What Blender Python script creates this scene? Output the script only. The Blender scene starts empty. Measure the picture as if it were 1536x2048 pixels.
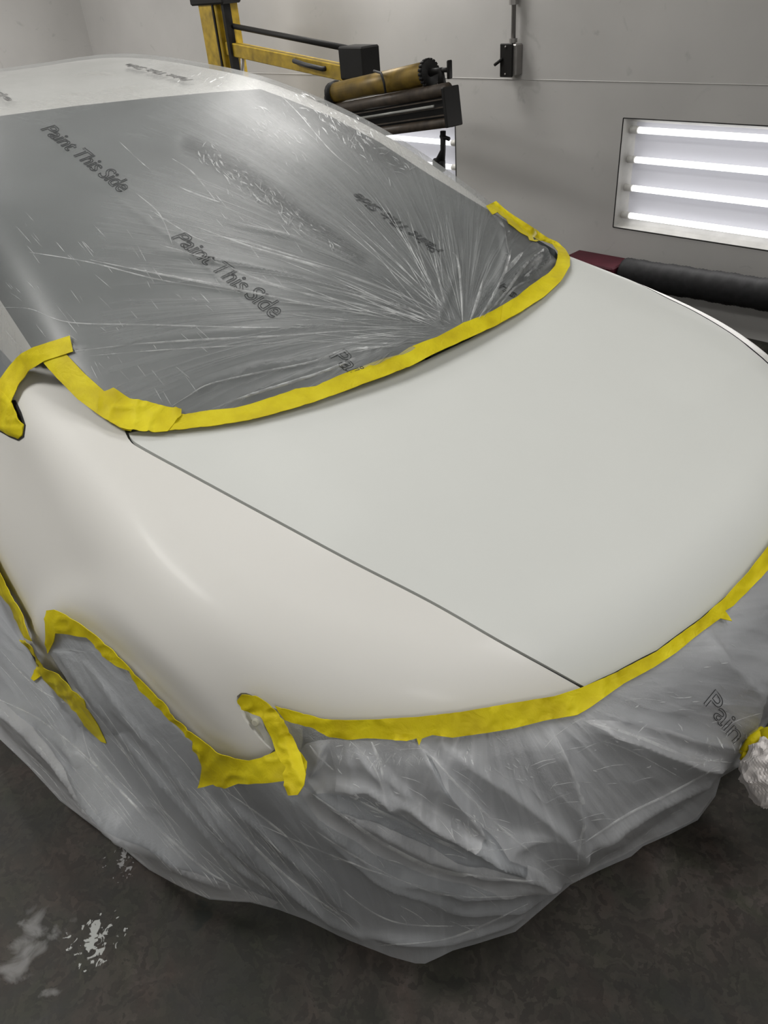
import bpy, math, random
import numpy as np
from mathutils import Vector
from mathutils.geometry import delaunay_2d_cdt
random.seed(3); RNG = np.random.RandomState(7)
SC = bpy.context.scene; COL = SC.collection
# ------------------------------------------------------------------ camera
CQ = [1.1634, -1.1677, 1.6925, 2.5012, 0.6095, -0.0896, 1531.12]
def axes():
    yaw, pi, ro = CQ[3:6]
    cy, sy = math.cos(yaw), math.sin(yaw); cp, sp = math.cos(pi), math.sin(pi)
    fw = np.array([cy*cp, sy*cp, -sp]); r = np.array([sy, -cy, 0.]); u = np.cross(r, fw)
    c, s = math.cos(ro), math.sin(ro)
    return c*r+s*u, -s*r+c*u, fw
CR, CU, CF = axes(); CC = np.array(CQ[:3]); FL = CQ[6]
def rays(P):
    P = np.asarray(P, float)
    d = CF[None]+CR[None]*((P[:, 0:1]-768)/FL)-CU[None]*((P[:, 1:2]-1024)/FL)
    return d/np.linalg.norm(d, axis=1)[:, None]
def at(px, py, ax, v):
    d = rays([(px, py)])[0]; return CC+d*((v-CC[ax])/d[ax])
def proj(P):
    d = np.asarray(P)-CC; w = np.maximum(d@CF, 1e-3)
    return np.stack([768+FL*(d@CR)/w, 1024-FL*(d@CU)/w], 1)
cam = bpy.data.cameras.new('camera'); camo = bpy.data.objects.new('camera', cam); COL.objects.link(camo)
from mathutils import Matrix
M = Matrix(((CR[0], CU[0], -CF[0], CC[0]), (CR[1], CU[1], -CF[1], CC[1]), (CR[2], CU[2], -CF[2], CC[2]), (0, 0, 0, 1)))
camo.matrix_world = M
cam.sensor_fit = 'VERTICAL'; cam.sensor_height = 36; cam.lens = FL/2048*36; cam.clip_start = .02; cam.clip_end = 60
SC.camera = camo
# ------------------------------------------------------------------ implicit car body
def smax(a, b, k):
    h = np.maximum(k-np.abs(a-b), 0)/k
    return np.maximum(a, b)+h*h*k*.25
def smin(a, b, k): return -smax(-a, -b, k)
def cub(xs, ys):   # monotone-ish cubic hermite
    xs = np.array(xs, float); ys = np.array(ys, float)
    m = np.gradient(ys, xs)
    def f(x):
        x = np.clip(x, xs[0], xs[-1]); i = np.clip(np.searchsorted(xs, x)-1, 0, len(xs)-2)
        h = xs[i+1]-xs[i]; t = (x-xs[i])/h
        return ((2*t**3-3*t**2+1)*ys[i]+(t**3-2*t**2+t)*h*m[i]+(-2*t**3+3*t**2)*ys[i+1]+(t**3-t**2)*h*m[i+1])
    return f
X0, LN, WN, NN = -.1, .79, .90, 2.5
TOP = cub([-4, -1.6, -.9, -.6, -.36, -.15, 0, .2, .4, .55, .68, .78, .95, 1.2], [1.02, 1.005, .985, .958, .925, .895, .868, .827, .775, .732, .69, .65, .57, .42])
DSIDE = cub([0, .12, .25, .4, .55, .7, .85, 1.1], [-.04, .0, .012, .017, .018, 0, -.025, -.07])
DNOSE = cub([0, .12, .3, .5, .6, .7, .85, 1.1], [-.06, .0, .065, .075, .052, 0, -.06, -.15])
def plan(P):
    ax = np.maximum(P[:, 0]-X0, 0)/LN; ay = np.abs(P[:, 1])/WN
    a = ax**NN; b = ay**NN; rho = (a+b+1e-12)**(1/NN)
    s = .87*(rho-1); s = np.where(P[:, 0] < -2.9, smax(s, (-4.15-P[:, 0]), .3), s)
    return s, a/(a+b+1e-9)
def dbody(P, wn):
    z = P[:, 2]; r = np.hypot(P[:, 0], z-.33)
    fl = .014*np.exp(-((r-.41)/.05)**2)*(1-wn)*(P[:, 1] < 0)
    t = np.clip((.38-P[:, 0])/.75, 0, 1); t = t*t*(3-2*t); u = np.clip((.92-z)/.4, 0, 1); u = u*u*(3-2*u)
    return DSIDE(z)*(1-wn)+DNOSE(z)*wn+fl+.105*t*u*(P[:, 1] < 0)
def topz(P):
    y = np.minimum(np.abs(P[:, 1]), .9)
    a = np.interp(P[:, 0], [-1.0, -.45, 0, .35, .7, .9], [0, .012, .032, .052, .04, .0]); yy = P[:, 1]
    b = np.interp(yy, [.0, .15, .3, .45, .58, .68, .76, .84], [0, .08, .34, .75, 1., .97, .72, .45]); b = np.where(yy < 0, 0, b)
    return TOP(P[:, 0])+a*b+.028*(1-(y/.72)**2)*np.clip((P[:, 0]+.6)/.4, 0, 1)
def G(P):
    s, wn = plan(P)
    return smax(P[:, 2]-topz(P), s-dbody(P, wn), .11)
PROF = cub([-4.3, -3.9, -3.4, -2.9, -2.4, -1.9, -1.39, -1.09, -.78, -.46, -.12, .1, .3], [1.0, 1.28, 1.43, 1.475, 1.485, 1.462, 1.413, 1.352, 1.262, 1.125, .935, .80, .66])
def H(P):
    y = np.abs(P[:, 1]); s = P[:, 0]+.5*y*y
    return smax((P[:, 2]-PROF(s))*.88, (y-(np.where(P[:, 1] < 0, .792, .775)-np.where(P[:, 1] < 0, .24, .46)*(P[:, 2]-.95)))*.9, .08)
def U(P): return smin(G(P), H(P), .03)
# skirt of film: flares from the body down to the hem
HEM = [(-1.6, -1.30), (-.95, -1.24), (-.642, -1.206), (-.36, -1.153), (-.228, -1.113), (-.005, -1.058), (.146, -.985), (.275, -.883), (.427, -.807), (.562, -.725), (.635, -.546), (.658, -.365), (.707, -.181), (.75, -.041), (.723, .098), (.711, .34), (.6, .6), (.3, .9), (0, .95), (-1.6, 1.0)]
def hang(P): return np.where(P[:, 0] > X0, np.degrees(np.arctan2(P[:, 1], np.maximum(P[:, 0]-X0, 0)+1e-9)), np.sign(P[:, 1]+1e-9)*(90+60*(X0-P[:, 0])))
_h = np.array([(x, y, .05) for x, y in HEM]); _hs = plan(_h)[0]; _ha = hang(_h)
def F_(P):
    s, wn = plan(P); z = P[:, 2]; a = hang(P)
    hs = np.interp(a, _ha, _hs)
    z0 = np.interp(a, [-150, -112, -96, -80, -65, 90], [.24, .24, .32, .55, .64, .64])
    t = np.clip((z0-z)/(z0-.04), 0, 1.2)
    zz = P.copy(); zz[:, 2] = np.maximum(z, z0)
    d0 = dbody(zz, wn); lin = d0+(hs-d0)*t**.85
    d = smax(lin, dbody(P, wn), .02)+.006
    return smax(z-topz(P)-.004, s-d, .11)
def UF(P): return smin(U(P), F_(P), .01)
def march(O, D, fn, off=0., t0=.15, t1=7., it=110):
    n = len(D); t = np.full(n, t0); best = np.full(n, 9.); bt = t.copy(); hit = np.zeros(n, bool); prev = t.copy()
    for _ in range(it):
        g = fn(O+D*t[:, None])-off
        nb = (~hit) & (g < best); best[nb] = g[nb]; bt[nb] = t[nb]
        hit |= g < 0
        prev = np.where(hit, prev, t); t = np.where(hit, t, t+np.clip(g*.6, .0015, .25)); t = np.minimum(t, t1)
    lo, hi = prev.copy(), np.where(hit, t, prev)
    for _ in range(26):
        m = (lo+hi)/2; g = fn(O+D*m[:, None])-off; ins = g < 0
        hi = np.where(ins, m, hi); lo = np.where(ins, lo, m)
    tt = np.where(hit, (lo+hi)/2, bt)
    return O+D*tt[:, None], hit
def cast(P, fn, off=0.):
    D = rays(P); return march(np.repeat(CC[None], len(D), 0), D, fn, off)[0]
def grad(P, fn):
    e = 1e-3; g = np.stack([fn(P+np.eye(3)[i]*e)-fn(P-np.eye(3)[i]*e) for i in range(3)], 1)
    return g/np.maximum(np.linalg.norm(g, axis=1), 1e-9)[:, None]
# ------------------------------------------------------------------ noise
_tab = RNG.rand(256, 256)
def vnoise(x, y):
    xi = np.floor(x).astype(int); yi = np.floor(y).astype(int); fx = x-xi; fy = y-yi
    fx = fx*fx*(3-2*fx); fy = fy*fy*(3-2*fy)
    a = _tab[xi % 256, yi % 256]; b = _tab[(xi+1) % 256, yi % 256]; c = _tab[xi % 256, (yi+1) % 256]; d = _tab[(xi+1) % 256, (yi+1) % 256]
    return (a*(1-fx)+b*fx)*(1-fy)+(c*(1-fx)+d*fx)*fy
def ridge(x, y): return 1-np.abs(2*vnoise(x, y)-1)
def segd(P, pl):    # distance to polyline and parameter along it
    best = np.full(len(P), 1e9); par = np.zeros(len(P)); L = 0; tot = sum(math.dist(pl[i], pl[i+1]) for i in range(len(pl)-1))
    sg = np.zeros(len(P))
    for i in range(len(pl)-1):
        a = np.array(pl[i], float); b = np.array(pl[i+1], float); ab = b-a; l = np.linalg.norm(ab)
        t = np.clip(((P-a)@ab)/(l*l), 0, 1); q = P-(a+t[:, None]*ab); d = np.linalg.norm(q, axis=1)
        m = d < best; best = np.where(m, d, best); par = np.where(m, (L+t*l)/tot, par); sg = np.where(m, np.sign(q[:, 0]*ab[1]-q[:, 1]*ab[0]), sg); L += l
    return best, par, sg
# ------------------------------------------------------------------ objects
def tag(o, label=None, cat=None, group=None, kind=None):
    if label: o['label'] = label
    if cat: o['category'] = cat
    if group: o['group'] = group
    if kind: o['kind'] = kind
    return o
def empty(name, loc, label, cat, group=None):
    o = bpy.data.objects.new(name, None); COL.objects.link(o); o.location = loc; o.empty_display_size = .1
    return tag(o, label, cat, group)
def link(name, verts, faces, mat, parent=None, smooth=True, attrs=None):
    me = bpy.data.meshes.new(name); me.from_pydata([tuple(map(float, v)) for v in verts], [], [tuple(map(int, f)) for f in faces]); me.update()
    if smooth: me.polygons.foreach_set('use_smooth', [True]*len(me.polygons))
    for k, v in (attrs or {}).items():
        at_ = me.attributes.new(k, 'FLOAT_VECTOR', 'POINT'); at_.data.foreach_set('vector', np.asarray(v, np.float32).ravel())
    if mat: me.materials.append(mat)
    o = bpy.data.objects.new(name, me); COL.objects.link(o)
    if parent is not None:
        o.parent = parent; o.matrix_parent_inverse = Matrix.Translation(parent.location).inverted() if parent.type == 'EMPTY' and parent.parent is None else Matrix()
        if parent.type != 'EMPTY': o.matrix_parent_inverse = Matrix()
    return o
def resample(poly, step, closed=True, smooth=False):
    pts = [np.array(p, float) for p in poly]; n = len(pts); out = []
    for i in range(n if closed else n-1):
        p1, p2 = pts[i], pts[(i+1) % n]
        p0 = pts[i-1] if (closed or i > 0) else p1; p3 = pts[(i+2) % n] if (closed or i+2 < n) else p2
        k = max(1, int(round(np.linalg.norm(p2-p1)/step)))
        for j in range(k):
            t = j/k
            if smooth:
                out.append(.5*((2*p1)+(-p0+p2)*t+(2*p0-5*p1+4*p2-p3)*t*t+(-p0+3*p1-3*p2+p3)*t**3))
            else: out.append(p1+(p2-p1)*t)
    if not closed: out.append(pts[-1])
    return np.array(out)
def inside(P, poly):
    r = np.zeros(len(P), bool); n = len(poly); x, y = P[:, 0], P[:, 1]
    for i in range(n):
        x1, y1 = poly[i]; x2, y2 = poly[(i+1) % n]
        if y1 == y2: continue
        c = ((y1 > y) != (y2 > y)) & (x < (x2-x1)*(y-y1)/(y2-y1)+x1)
        r ^= c
    return r
def tri2d(poly, step, smooth=False, bstep=None):
    B = resample(poly, bstep or step, True, smooth)
    x0, y0 = B.min(0); x1, y1 = B.max(0)
    gx, gy = np.meshgrid(np.arange(x0, x1, step), np.arange(y0, y1, step*.866)); gx = gx+(np.arange(gx.shape[0])[:, None] % 2)*step*.5
    g = np.stack([gx.ravel(), gy.ravel()], 1); g = g[inside(g, B)]
    if len(g):
        keep = np.ones(len(g), bool)
        for a in range(0, len(g), 4000):
            dd = ((g[a:a+4000, None, :]-B[None])**2).sum(2).min(1); keep[a:a+4000] = dd > (step*.45)**2
        g = g[keep]
    allp = np.vstack([B, g]); nb = len(B)
    v, e, f, ov, oe, of = delaunay_2d_cdt([Vector(p) for p in allp], [(i, (i+1) % nb) for i in range(nb)], [], 1, step*1e-4)
    V = np.array([tuple(p) for p in v]); Fc = [tuple(t) for t in f]
    c = np.array([V[list(t)].mean(0) for t in Fc]); ok = inside(c, B)
    Fc = [t for t, k in zip(Fc, ok) if k]
    return V, Fc
def rim(P, Fc, N, depth):
    cnt = {}
    for f in Fc:
        for i in range(3):
            a, b = f[i], f[(i+1) % 3]; cnt.setdefault((min(a, b), max(a, b)), []).append((a, b))
    be = [v[0] for v in cnt.values() if len(v) == 1]; idx = {}; P = list(P); Fc = list(Fc); extra = []
    for a, b in be:
        for q in (a, b):
            if q not in idx: idx[q] = len(P); P.append(P[q]); P.append(P[q]-N[q]*depth); extra += [q, q]
        Fc.append((idx[b], idx[a], idx[a]+1, idx[b]+1))
    return np.array(P), Fc, extra
def orient(P, Fc, N):
    f = Fc[len(Fc)//2]; n = np.cross(P[f[1]]-P[f[0]], P[f[2]]-P[f[0]])
    return [tuple(reversed(t)) for t in Fc] if n@N[f[0]] < 0 else Fc
def patch(name, poly, fn, off, step, mat, parent=None, smooth=False, disp=None, depth=0, attr=None, bstep=None, ray=None):
    V, Fc = tri2d(poly, step, smooth, bstep); P = cast(V, fn, off); N = grad(P, fn)
    if disp is not None: P = P+N*disp(V, P)[:, None]
    if ray is not None: P = P-rays(V)*ray(V, P)[:, None]
    Fc = orient(P, Fc, N); A = {}
    if attr is not None: A = attr(V, P)
    if depth:
        P, Fc, ex = rim(P, Fc, N, depth)
        for k in A: A[k] = np.vstack([A[k], A[k][ex]])
    return link(name, P, Fc, mat, parent, True, A)
class MB:
    def __init__(s): s.v = []; s.f = []
    def add(s, V, Fc):
        k = len(s.v); s.v += [tuple(map(float, p)) for p in V]; s.f += [tuple(i+k for i in f) for f in Fc]
    def box(s, c, sz, ax=None, bev=.0):
        c = np.array(c, float); ax = np.eye(3) if ax is None else np.array(ax, float); h = np.array(sz, float)/2
        b = min(bev, h.min()*.8)
        if b <= 0:
            V = [c+ax.T@(h*np.array(k)) for k in [(-1, -1, -1), (1, -1, -1), (1, 1, -1), (-1, 1, -1), (-1, -1, 1), (1, -1, 1), (1, 1, 1), (-1, 1, 1)]]
            s.add(V, [(3, 2, 1, 0), (4, 5, 6, 7), (0, 1, 5, 4), (1, 2, 6, 5), (2, 3, 7, 6), (3, 0, 4, 7)]); return
        prof = []; hx, hy = h[0], h[1]
        ring = [(-hx+b, -hy), (hx-b, -hy), (hx, -hy+b), (hx, hy-b), (hx-b, hy), (-hx+b, hy), (-hx, hy-b), (-hx, -hy+b)]
        rin = [(x*(hx-b)/hx if abs(x) == hx else x, y*(hy-b)/hy if abs(y) == hy else y) for x, y in ring]
        V = []
        for (rr, z) in ((rin, -h[2]), (ring, -h[2]+b), (ring, h[2]-b), (rin, h[2])):
            V += [c+ax.T@np.array([x, y, z]) for x, y in rr]
        Fc = [tuple(range(7, -1, -1)), tuple(range(24, 32))]
        for k in range(3):
            for i in range(8): Fc.append((k*8+i, k*8+(i+1) % 8, k*8+8+(i+1) % 8, k*8+8+i))
        s.add(V, Fc)
    def tube(s, pts, r, n=12, cap=True):
        pts = [np.array(p, float) for p in pts]; rr = r if hasattr(r, '__len__') else [r]*len(pts); V = []; up = None
        for i, p in enumerate(pts):
            d = pts[min(i+1, len(pts)-1)]-pts[max(i-1, 0)]; d = d/np.linalg.norm(d)
            if up is None: up = np.array([0, 0, 1.]) if abs(d[2]) < .9 else np.array([1., 0, 0])
            a = np.cross(d, up); a /= np.linalg.norm(a); b = np.cross(a, d); up = b
            for k in range(n): V.append(p+rr[i]*(a*math.cos(2*math.pi*k/n)+b*math.sin(2*math.pi*k/n)))
        Fc = []
        for i in range(len(pts)-1):
            for k in range(n): Fc.append((i*n+k, i*n+(k+1) % n, i*n+n+(k+1) % n, i*n+n+k))
        if cap: Fc += [tuple(range(n-1, -1, -1)), tuple((len(pts)-1)*n+k for k in range(n))]
        s.add(V, Fc)
    def build(s, name, mat, parent=None, smooth=False):
        return link(name, s.v, s.f, mat, parent, smooth)
# ------------------------------------------------------------------ materials
def newmat(name):
    m = bpy.data.materials.new(name); m.use_nodes = True; nt = m.node_tree; b = nt.nodes['Principled BSDF']; return m, nt, b
def nd(nt, typ, **kw):
    n = nt.nodes.new(typ)
    for k, v in kw.items():
        if k in n.inputs: n.inputs[k].default_value = v
        else: setattr(n, k, v)
    return n
def ramp(nt, src, stops):
    r = nt.nodes.new('ShaderNodeValToRGB'); nt.links.new(src, r.inputs[0])
    while len(r.color_ramp.elements) > 1: r.color_ramp.elements.remove(r.color_ramp.elements[-1])
    r.color_ramp.elements[0].position = stops[0][0]; r.color_ramp.elements[0].color = stops[0][1]
    for p, c in stops[1:]: e = r.color_ramp.elements.new(p); e.color = c
    return r
def g4(v, a=1): return (v, v, v, a) if not hasattr(v, '__len__') else (*v, a)
def simple(name, col, rough=.5, metal=0, var=.12, scale=12, bump=.0, coat=0, spec=.5):
    m, nt, b = newmat(name); tc = nd(nt, 'ShaderNodeTexCoord'); n = nd(nt, 'ShaderNodeTexNoise', Scale=scale, Detail=5.)
    nt.links.new(tc.outputs['Object'], n.inputs['Vector'])
    lo = tuple(c*(1-var) for c in col); hi = tuple(min(1, c*(1+var)) for c in col)
    r = ramp(nt, n.outputs[0], [(.3, g4(lo)), (.7, g4(hi))]); nt.links.new(r.outputs[0], b.inputs['Base Color'])
    b.inputs['Roughness'].default_value = rough; b.inputs['Metallic'].default_value = metal; b.inputs['Specular IOR Level'].default_value = spec
    if coat: b.inputs['Coat Weight'].default_value = coat; b.inputs['Coat Roughness'].default_value = .12
    if bump:
        bp = nd(nt, 'ShaderNodeBump', Strength=bump, Distance=.004); nt.links.new(n.outputs[0], bp.inputs['Height']); nt.links.new(bp.outputs[0], b.inputs['Normal'])
    return m
def emis(name, col, st):
    m, nt, b = newmat(name); b.inputs['Base Color'].default_value = g4(col); b.inputs['Emission Color'].default_value = g4(col); b.inputs['Emission Strength'].default_value = st; return m
def film(name, base, alpha0, attr='flow', bumps=(), rough=.3, fine=.25, crin=1.0, cell=None):
    """thin milky polythene: part clear, part scattering, glossy skin, creased"""
    m, nt, b = newmat(name); L = nt.links
    av = nd(nt, 'ShaderNodeAttribute', attribute_name=attr); tc = nd(nt, 'ShaderNodeTexCoord')
    aw = nd(nt, 'ShaderNodeAttribute', attribute_name='wr'); sep = nd(nt, 'ShaderNodeSeparateXYZ'); L.new(aw.outputs['Vector'], sep.inputs[0])
    prev = None
    def addb(h, strength, dist, mod=None):
        nonlocal prev
        bp = nd(nt, 'ShaderNodeBump', Strength=strength, Distance=dist); L.new(h, bp.inputs['Height'])
        if mod is not None:
            mm = nd(nt, 'ShaderNodeMath', operation='MULTIPLY'); mm.inputs[1].default_value = strength; L.new(mod, mm.inputs[0]); L.new(mm.outputs[0], bp.inputs['Strength'])
        if prev is not None: L.new(prev, bp.inputs['Normal'])
        prev = bp.outputs[0]
    hs = []
    for (sx, sy, st, dist, chan) in bumps:
        mp = nd(nt, 'ShaderNodeMapping'); mp.inputs['Scale'].default_value = (sx, sy, 1); L.new(av.outputs['Vector'], mp.inputs[0])
        n = nd(nt, 'ShaderNodeTexNoise', Scale=1., Detail=3., Distortion=.5); L.new(mp.outputs[0], n.inputs['Vector'])
        r = ramp(nt, n.outputs[0], [(.30, g4(0)), (.46, g4(.25)), (.52, g4(1)), (.58, g4(.3)), (.75, g4(.1))])
        addb(r.outputs[0], st, dist, sep.outputs[chan]); hs.append(r)
    # fine isotropic crinkle
    n2 = nd(nt, 'ShaderNodeTexNoise', Scale=46., Detail=4., Distortion=2.2); L.new(tc.outputs['Object'], n2.inputs['Vector'])
    r2 = ramp(nt, n2.outputs[0], [(.35, g4(0)), (.5, g4(1)), (.65, g4(0))])
    addb(r2.outputs[0], fine, .0022, None)
    n3 = nd(nt, 'ShaderNodeTexNoise', Scale=70., Detail=3., Distortion=3.); L.new(tc.outputs['Object'], n3.inputs['Vector'])
    r3 = ramp(nt, n3.outputs[0], [(.38, g4(0)), (.5, g4(1)), (.62, g4(0))])
    addb(r3.outputs[0], crin, .006, sep.outputs[2])
    if cell:
        mp = nd(nt, 'ShaderNodeMapping'); mp.inputs['Scale'].default_value = (*cell, 1); L.new(av.outputs['Vector'], mp.inputs[0])
        nz = nd(nt, 'ShaderNodeTexNoise', Scale=2., Detail=2.); L.new(mp.outputs[0], nz.inputs['Vector'])
        ma = nd(nt, 'ShaderNodeMixRGB', blend_type='ADD'); ma.inputs[0].default_value = .6; L.new(mp.outputs[0], ma.inputs[1]); L.new(nz.outputs[1], ma.inputs[2])
        vo = nd(nt, 'ShaderNodeTexVoronoi', feature='DISTANCE_TO_EDGE', Scale=1.); L.new(ma.outputs[0], vo.inputs['Vector'])
        rv = ramp(nt, vo.outputs[0], [(0, g4(1)), (.10, g4(.35)), (.3, g4(0))]); addb(rv.outputs[0], .4, .008, None)
    L.new(prev, b.inputs['Normal'])
    b.inputs['Coat Weight'].default_value = .25; b.inputs['Coat Roughness'].default_value = .28
    n4 = nd(nt, 'ShaderNodeTexNoise', Scale=3.5, Detail=3.); L.new(tc.outputs['Object'], n4.inputs['Vector'])
    c = ramp(nt, n4.outputs[0], [(.3, g4(tuple(v*.86 for v in base))), (.7, g4(tuple(min(1, v*1.12) for v in base)))])
    L.new(c.outputs[0], b.inputs['Base Color']); b.inputs['Roughness'].default_value = rough; b.inputs['IOR'].default_value = 1.5
    b.inputs['Specular IOR Level'].default_value = .7
    # creases are thicker, so they are less clear
    hm = nd(nt, 'ShaderNodeMath', operation='MULTIPLY'); L.new(hs[0].outputs[0], hm.inputs[0]); hq = nd(nt, 'ShaderNodeMath', operation='MULTIPLY'); hq.inputs[1].default_value = .22; L.new(sep.outputs[0], hq.inputs[0]); L.new(hq.outputs[0], hm.inputs[1])
    ad = nd(nt, 'ShaderNodeMath', operation='ADD', use_clamp=True); ad.inputs[1].default_value = alpha0; L.new(hm.outputs[0], ad.inputs[0])
    L.new(ad.outputs[0], b.inputs['Alpha'])
    return m
def _filmc():
    return film('folded_over_masking_film', (.74, .75, .77), .30, 'flow', [(3., .35, .25, .012, 0), (11., .8, .2, .006, 0)], .38, .12, .4, (1.6, .55))
def tape_mat(name, dirt=0):
    m, nt, b = newmat(name); tc = nd(nt, 'ShaderNodeTexCoord'); L = nt.links
    n = nd(nt, 'ShaderNodeTexNoise', Scale=14., Detail=6.); L.new(tc.outputs['Object'], n.inputs['Vector'])
    r = ramp(nt, n.outputs[0], [(.3, (.53, .42, .003, 1)), (.55, (.68, .57, .005, 1)), (.75, (.76, .66, .015, 1))]); L.new(r.outputs[0], b.inputs['Base Color'])
    n2 = nd(nt, 'ShaderNodeTexNoise', Scale=420., Detail=2.); L.new(tc.outputs['Object'], n2.inputs['Vector'])
    n3 = nd(nt, 'ShaderNodeTexNoise', Scale=38., Detail=3., Distortion=1.8); L.new(tc.outputs['Object'], n3.inputs['Vector'])
    bp = nd(nt, 'ShaderNodeBump', Strength=.35, Distance=.0006); L.new(n2.outputs[0], bp.inputs['Height'])
    bq = nd(nt, 'ShaderNodeBump', Strength=.35, Distance=.004); L.new(n3.outputs[0], bq.inputs['Height']); L.new(bp.outputs[0], bq.inputs['Normal'])
    L.new(bq.outputs[0], b.inputs['Normal']); b.inputs['Roughness'].default_value = .62
    b.inputs['Specular IOR Level'].default_value = .3
    return m
PAINT = simple('white_panel_paint', (.66, .675, .65), .55, 0, .015, 3, 0, .03, .3)
PAINT2 = simple('white_fender_paint', (.72, .712, .68), .48, 0, .015, 3, 0, .06, .35)
SHELL = simple('grey_body_shell', (.15, .16, .17), .5)
WHITE = simple('white_roof_paint', (.72, .71, .68), .35, 0, .02)
GLASS = simple('dark_windshield_glass', (.035, .042, .045), .5, 0, .1)
TAPE = tape_mat('yellow_crepe_tape')
DARK = simple('black_rubber', (.015, .015, .016), .6)
PRIMER = simple('cream_inner_panel', (.50, .49, .40), .5)
INK = simple('black_print_ink', (.012, .014, .016), .6)
BLACKM = simple('black_powder_coated_metal', (.006, .0055, .005), .6, .0, .2, 12, 0, 0, .25)
YELM = simple('worn_yellow_paint', (.34, .225, .012), .5, 0, .35, 18, .1)
BROWNM = simple('dusty_brown_metal', (.05, .037, .026), .5, .2, .5, 20)
GREYM = simple('grey_galvanised_metal', (.28, .27, .26), .45, .6)
REDM = simple('dark_red_paint', (.05, .007, .013), .6, 0, .2, 12, 0, 0, .2)
FILM_A = film('clear_masking_film', (.44, .46, .46), .36, 'flow', [(5., .5, .55, .010, 0), (16., .8, .5, .005, 0), (1.1, 9., .25, .003, 1)], .40, .05, .8)
FILM_B = film('draped_masking_film', (.66, .69, .73), .50, 'flow', [(3., .35, .30, .012, 0), (11., .8, .22, .006, 0), (2.5, 3., .15, .006, 1)], .40, .12, .5, (1.6, .55))
FILM_C = _filmc()
# ------------------------------------------------------------------ CAR
car = empty('car', (-1.45, 0, 0), 'white sedan masked for spraying with bare hood and front fender showing', 'car')
def fanmesh(name, cols, els, fn, off, mat, parent, attr=None, disp=None, keep=None):
    """cols: (origin, plan dir); els: elevations in degrees"""
    O = []; D = []
    for (o, d) in cols:
        for e in els:
            a = math.radians(e); O.append(o); D.append((d[0]*math.cos(a), d[1]*math.cos(a), math.sin(a)))
    O = np.array(O, float); D = np.array(D, float)
    P, hit = march(O, D, lambda q: -(fn(q)-off), 0., 0.0, 2.5, 130)
    N = grad(P, fn); V = proj(P)
    if disp is not None: P = P+N*disp(V, P)[:, None]
    n = len(els); Fc = []
    for i in range(len(cols)-1):
        for k in range(n-1):
            f = (i*n+k, i*n+k+1, i*n+n+k+1, i*n+n+k)
            Fc.append(f)
    if keep is not None:
        kp = keep(P, V); Fc = [f for f in Fc if all(kp[list(f)])]
    used = sorted({i for f in Fc for i in f}); mp = {u: i for i, u in enumerate(used)}
    Fc = [tuple(mp[i] for i in f) for f in Fc]; P = P[used]; V = V[used]; N = N[used]
    f = Fc[len(Fc)//3]; nn = np.cross(P[f[1]]-P[f[0]], P[f[2]]-P[f[0]])
    if nn@N[f[0]] < 0: Fc = [tuple(reversed(t)) for t in Fc]
    return link(name, P, Fc, mat, parent, True, attr(V, P) if attr else None)
cols = [((x, 0, .42), (0, -1)) for x in np.arange(-4.2, -.1, .06)]
cols += [((-.1, 0, .42), (math.cos(math.radians(a)), math.sin(math.radians(a)))) for a in range(-90, 91, 3)]
cols += [((x, 0, .42), (0, 1)) for x in np.arange(-.1, -4.2, -.06)]
fanmesh('body_shell', cols, np.arange(-40, 91, 3.), G, -.014, SHELL, car)
TAPELINE = [(-700, 600), (-200, 700), (0, 778), (28, 742), (62, 716), (88, 715), (112, 716), (140, 748), (200, 815), (250, 838), (320, 845), (400, 840), (500, 826), (640, 788), (760, 737), (900, 680), (1000, 630), (1080, 582), (1122, 540), (1126, 512), (1110, 490), (1060, 465), (1000, 420), (980, 404), (2000, 404), (2000, 3000), (-700, 3000)]
fanmesh('roof_shell', [((x, 0, .6), (0, 1)) for x in np.arange(-4.15, -.2, .02)], np.arange(10, 171, 1.), H, -.006, WHITE, car, keep=lambda P, V: (~inside(V, TAPELINE)))
# hood in plan
SEAM = [(257, 866), (266, 881), (302, 903), (387, 949), (542, 1033), (702, 1119), (862, 1201), (1002, 1281), (1100, 1335), (1168, 1373)]
FRONT = [(1228, 1345), (1314, 1300), (1400, 1237), (1452, 1192), (1500, 1137)]
REAR = [(1128, 520), (1118, 548), (1080, 578), (1020, 616), (940, 660), (850, 700), (760, 737), (640, 785), (540, 812), (440, 835), (350, 848), (290, 852)]
FARS = [(1122, 489), (1150, 504), (1190, 524), (1242, 551), (1327, 593), (1384, 621), (1455, 663), (1500, 697), (1536, 728)]
SEAM = resample(SEAM, 9, False, True); fs_ = cast(FARS, G)[:, :2]; sp = cast(SEAM, G)[:, :2]; fp = cast(FRONT, G)[:, :2]; rp = cast(REAR, U)[:, :2]
near = [tuple(p) for p in sp]; fr = [tuple(p) for p in fp if p[1] < -.01]
far = [tuple(p) for p in resample([tuple(p) for p in fs_]+[(.46, .63), (.56, .54), (.635, .43), (.66, .38)], .012, False, True)]
far[0] = (far[0][0], far[0][1]); frf = [(x, -y) for x, y in fr if abs(y) < .30]
rear = sorted([tuple(p) for p in rp if near[0][1]+.03 < p[1] < far[0][1]-.03], key=lambda p: -p[1])
hood_xy = near+fr+[(max(p[0] for p in fr)+.003, 0)]+frf[::-1]+far[::-1]+rear
def heightpatch(name, poly, fn, off, step, mat, parent, depth):
    V, Fc = tri2d(poly, step, False)
    O = np.column_stack([V, np.full(len(V), 1.3)]); D = np.tile([0, 0, -1.], (len(V), 1))
    P, hit = march(O, D, fn, off, 0, 1.2); N = grad(P, fn); Fc = orient(P, Fc, N); P, Fc, ex = rim(P, Fc, N, depth)
    return link(name, P, Fc, mat, parent, True)
heightpatch('hood', hood_xy, G, 0., .014, PAINT, car, .012)
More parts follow.
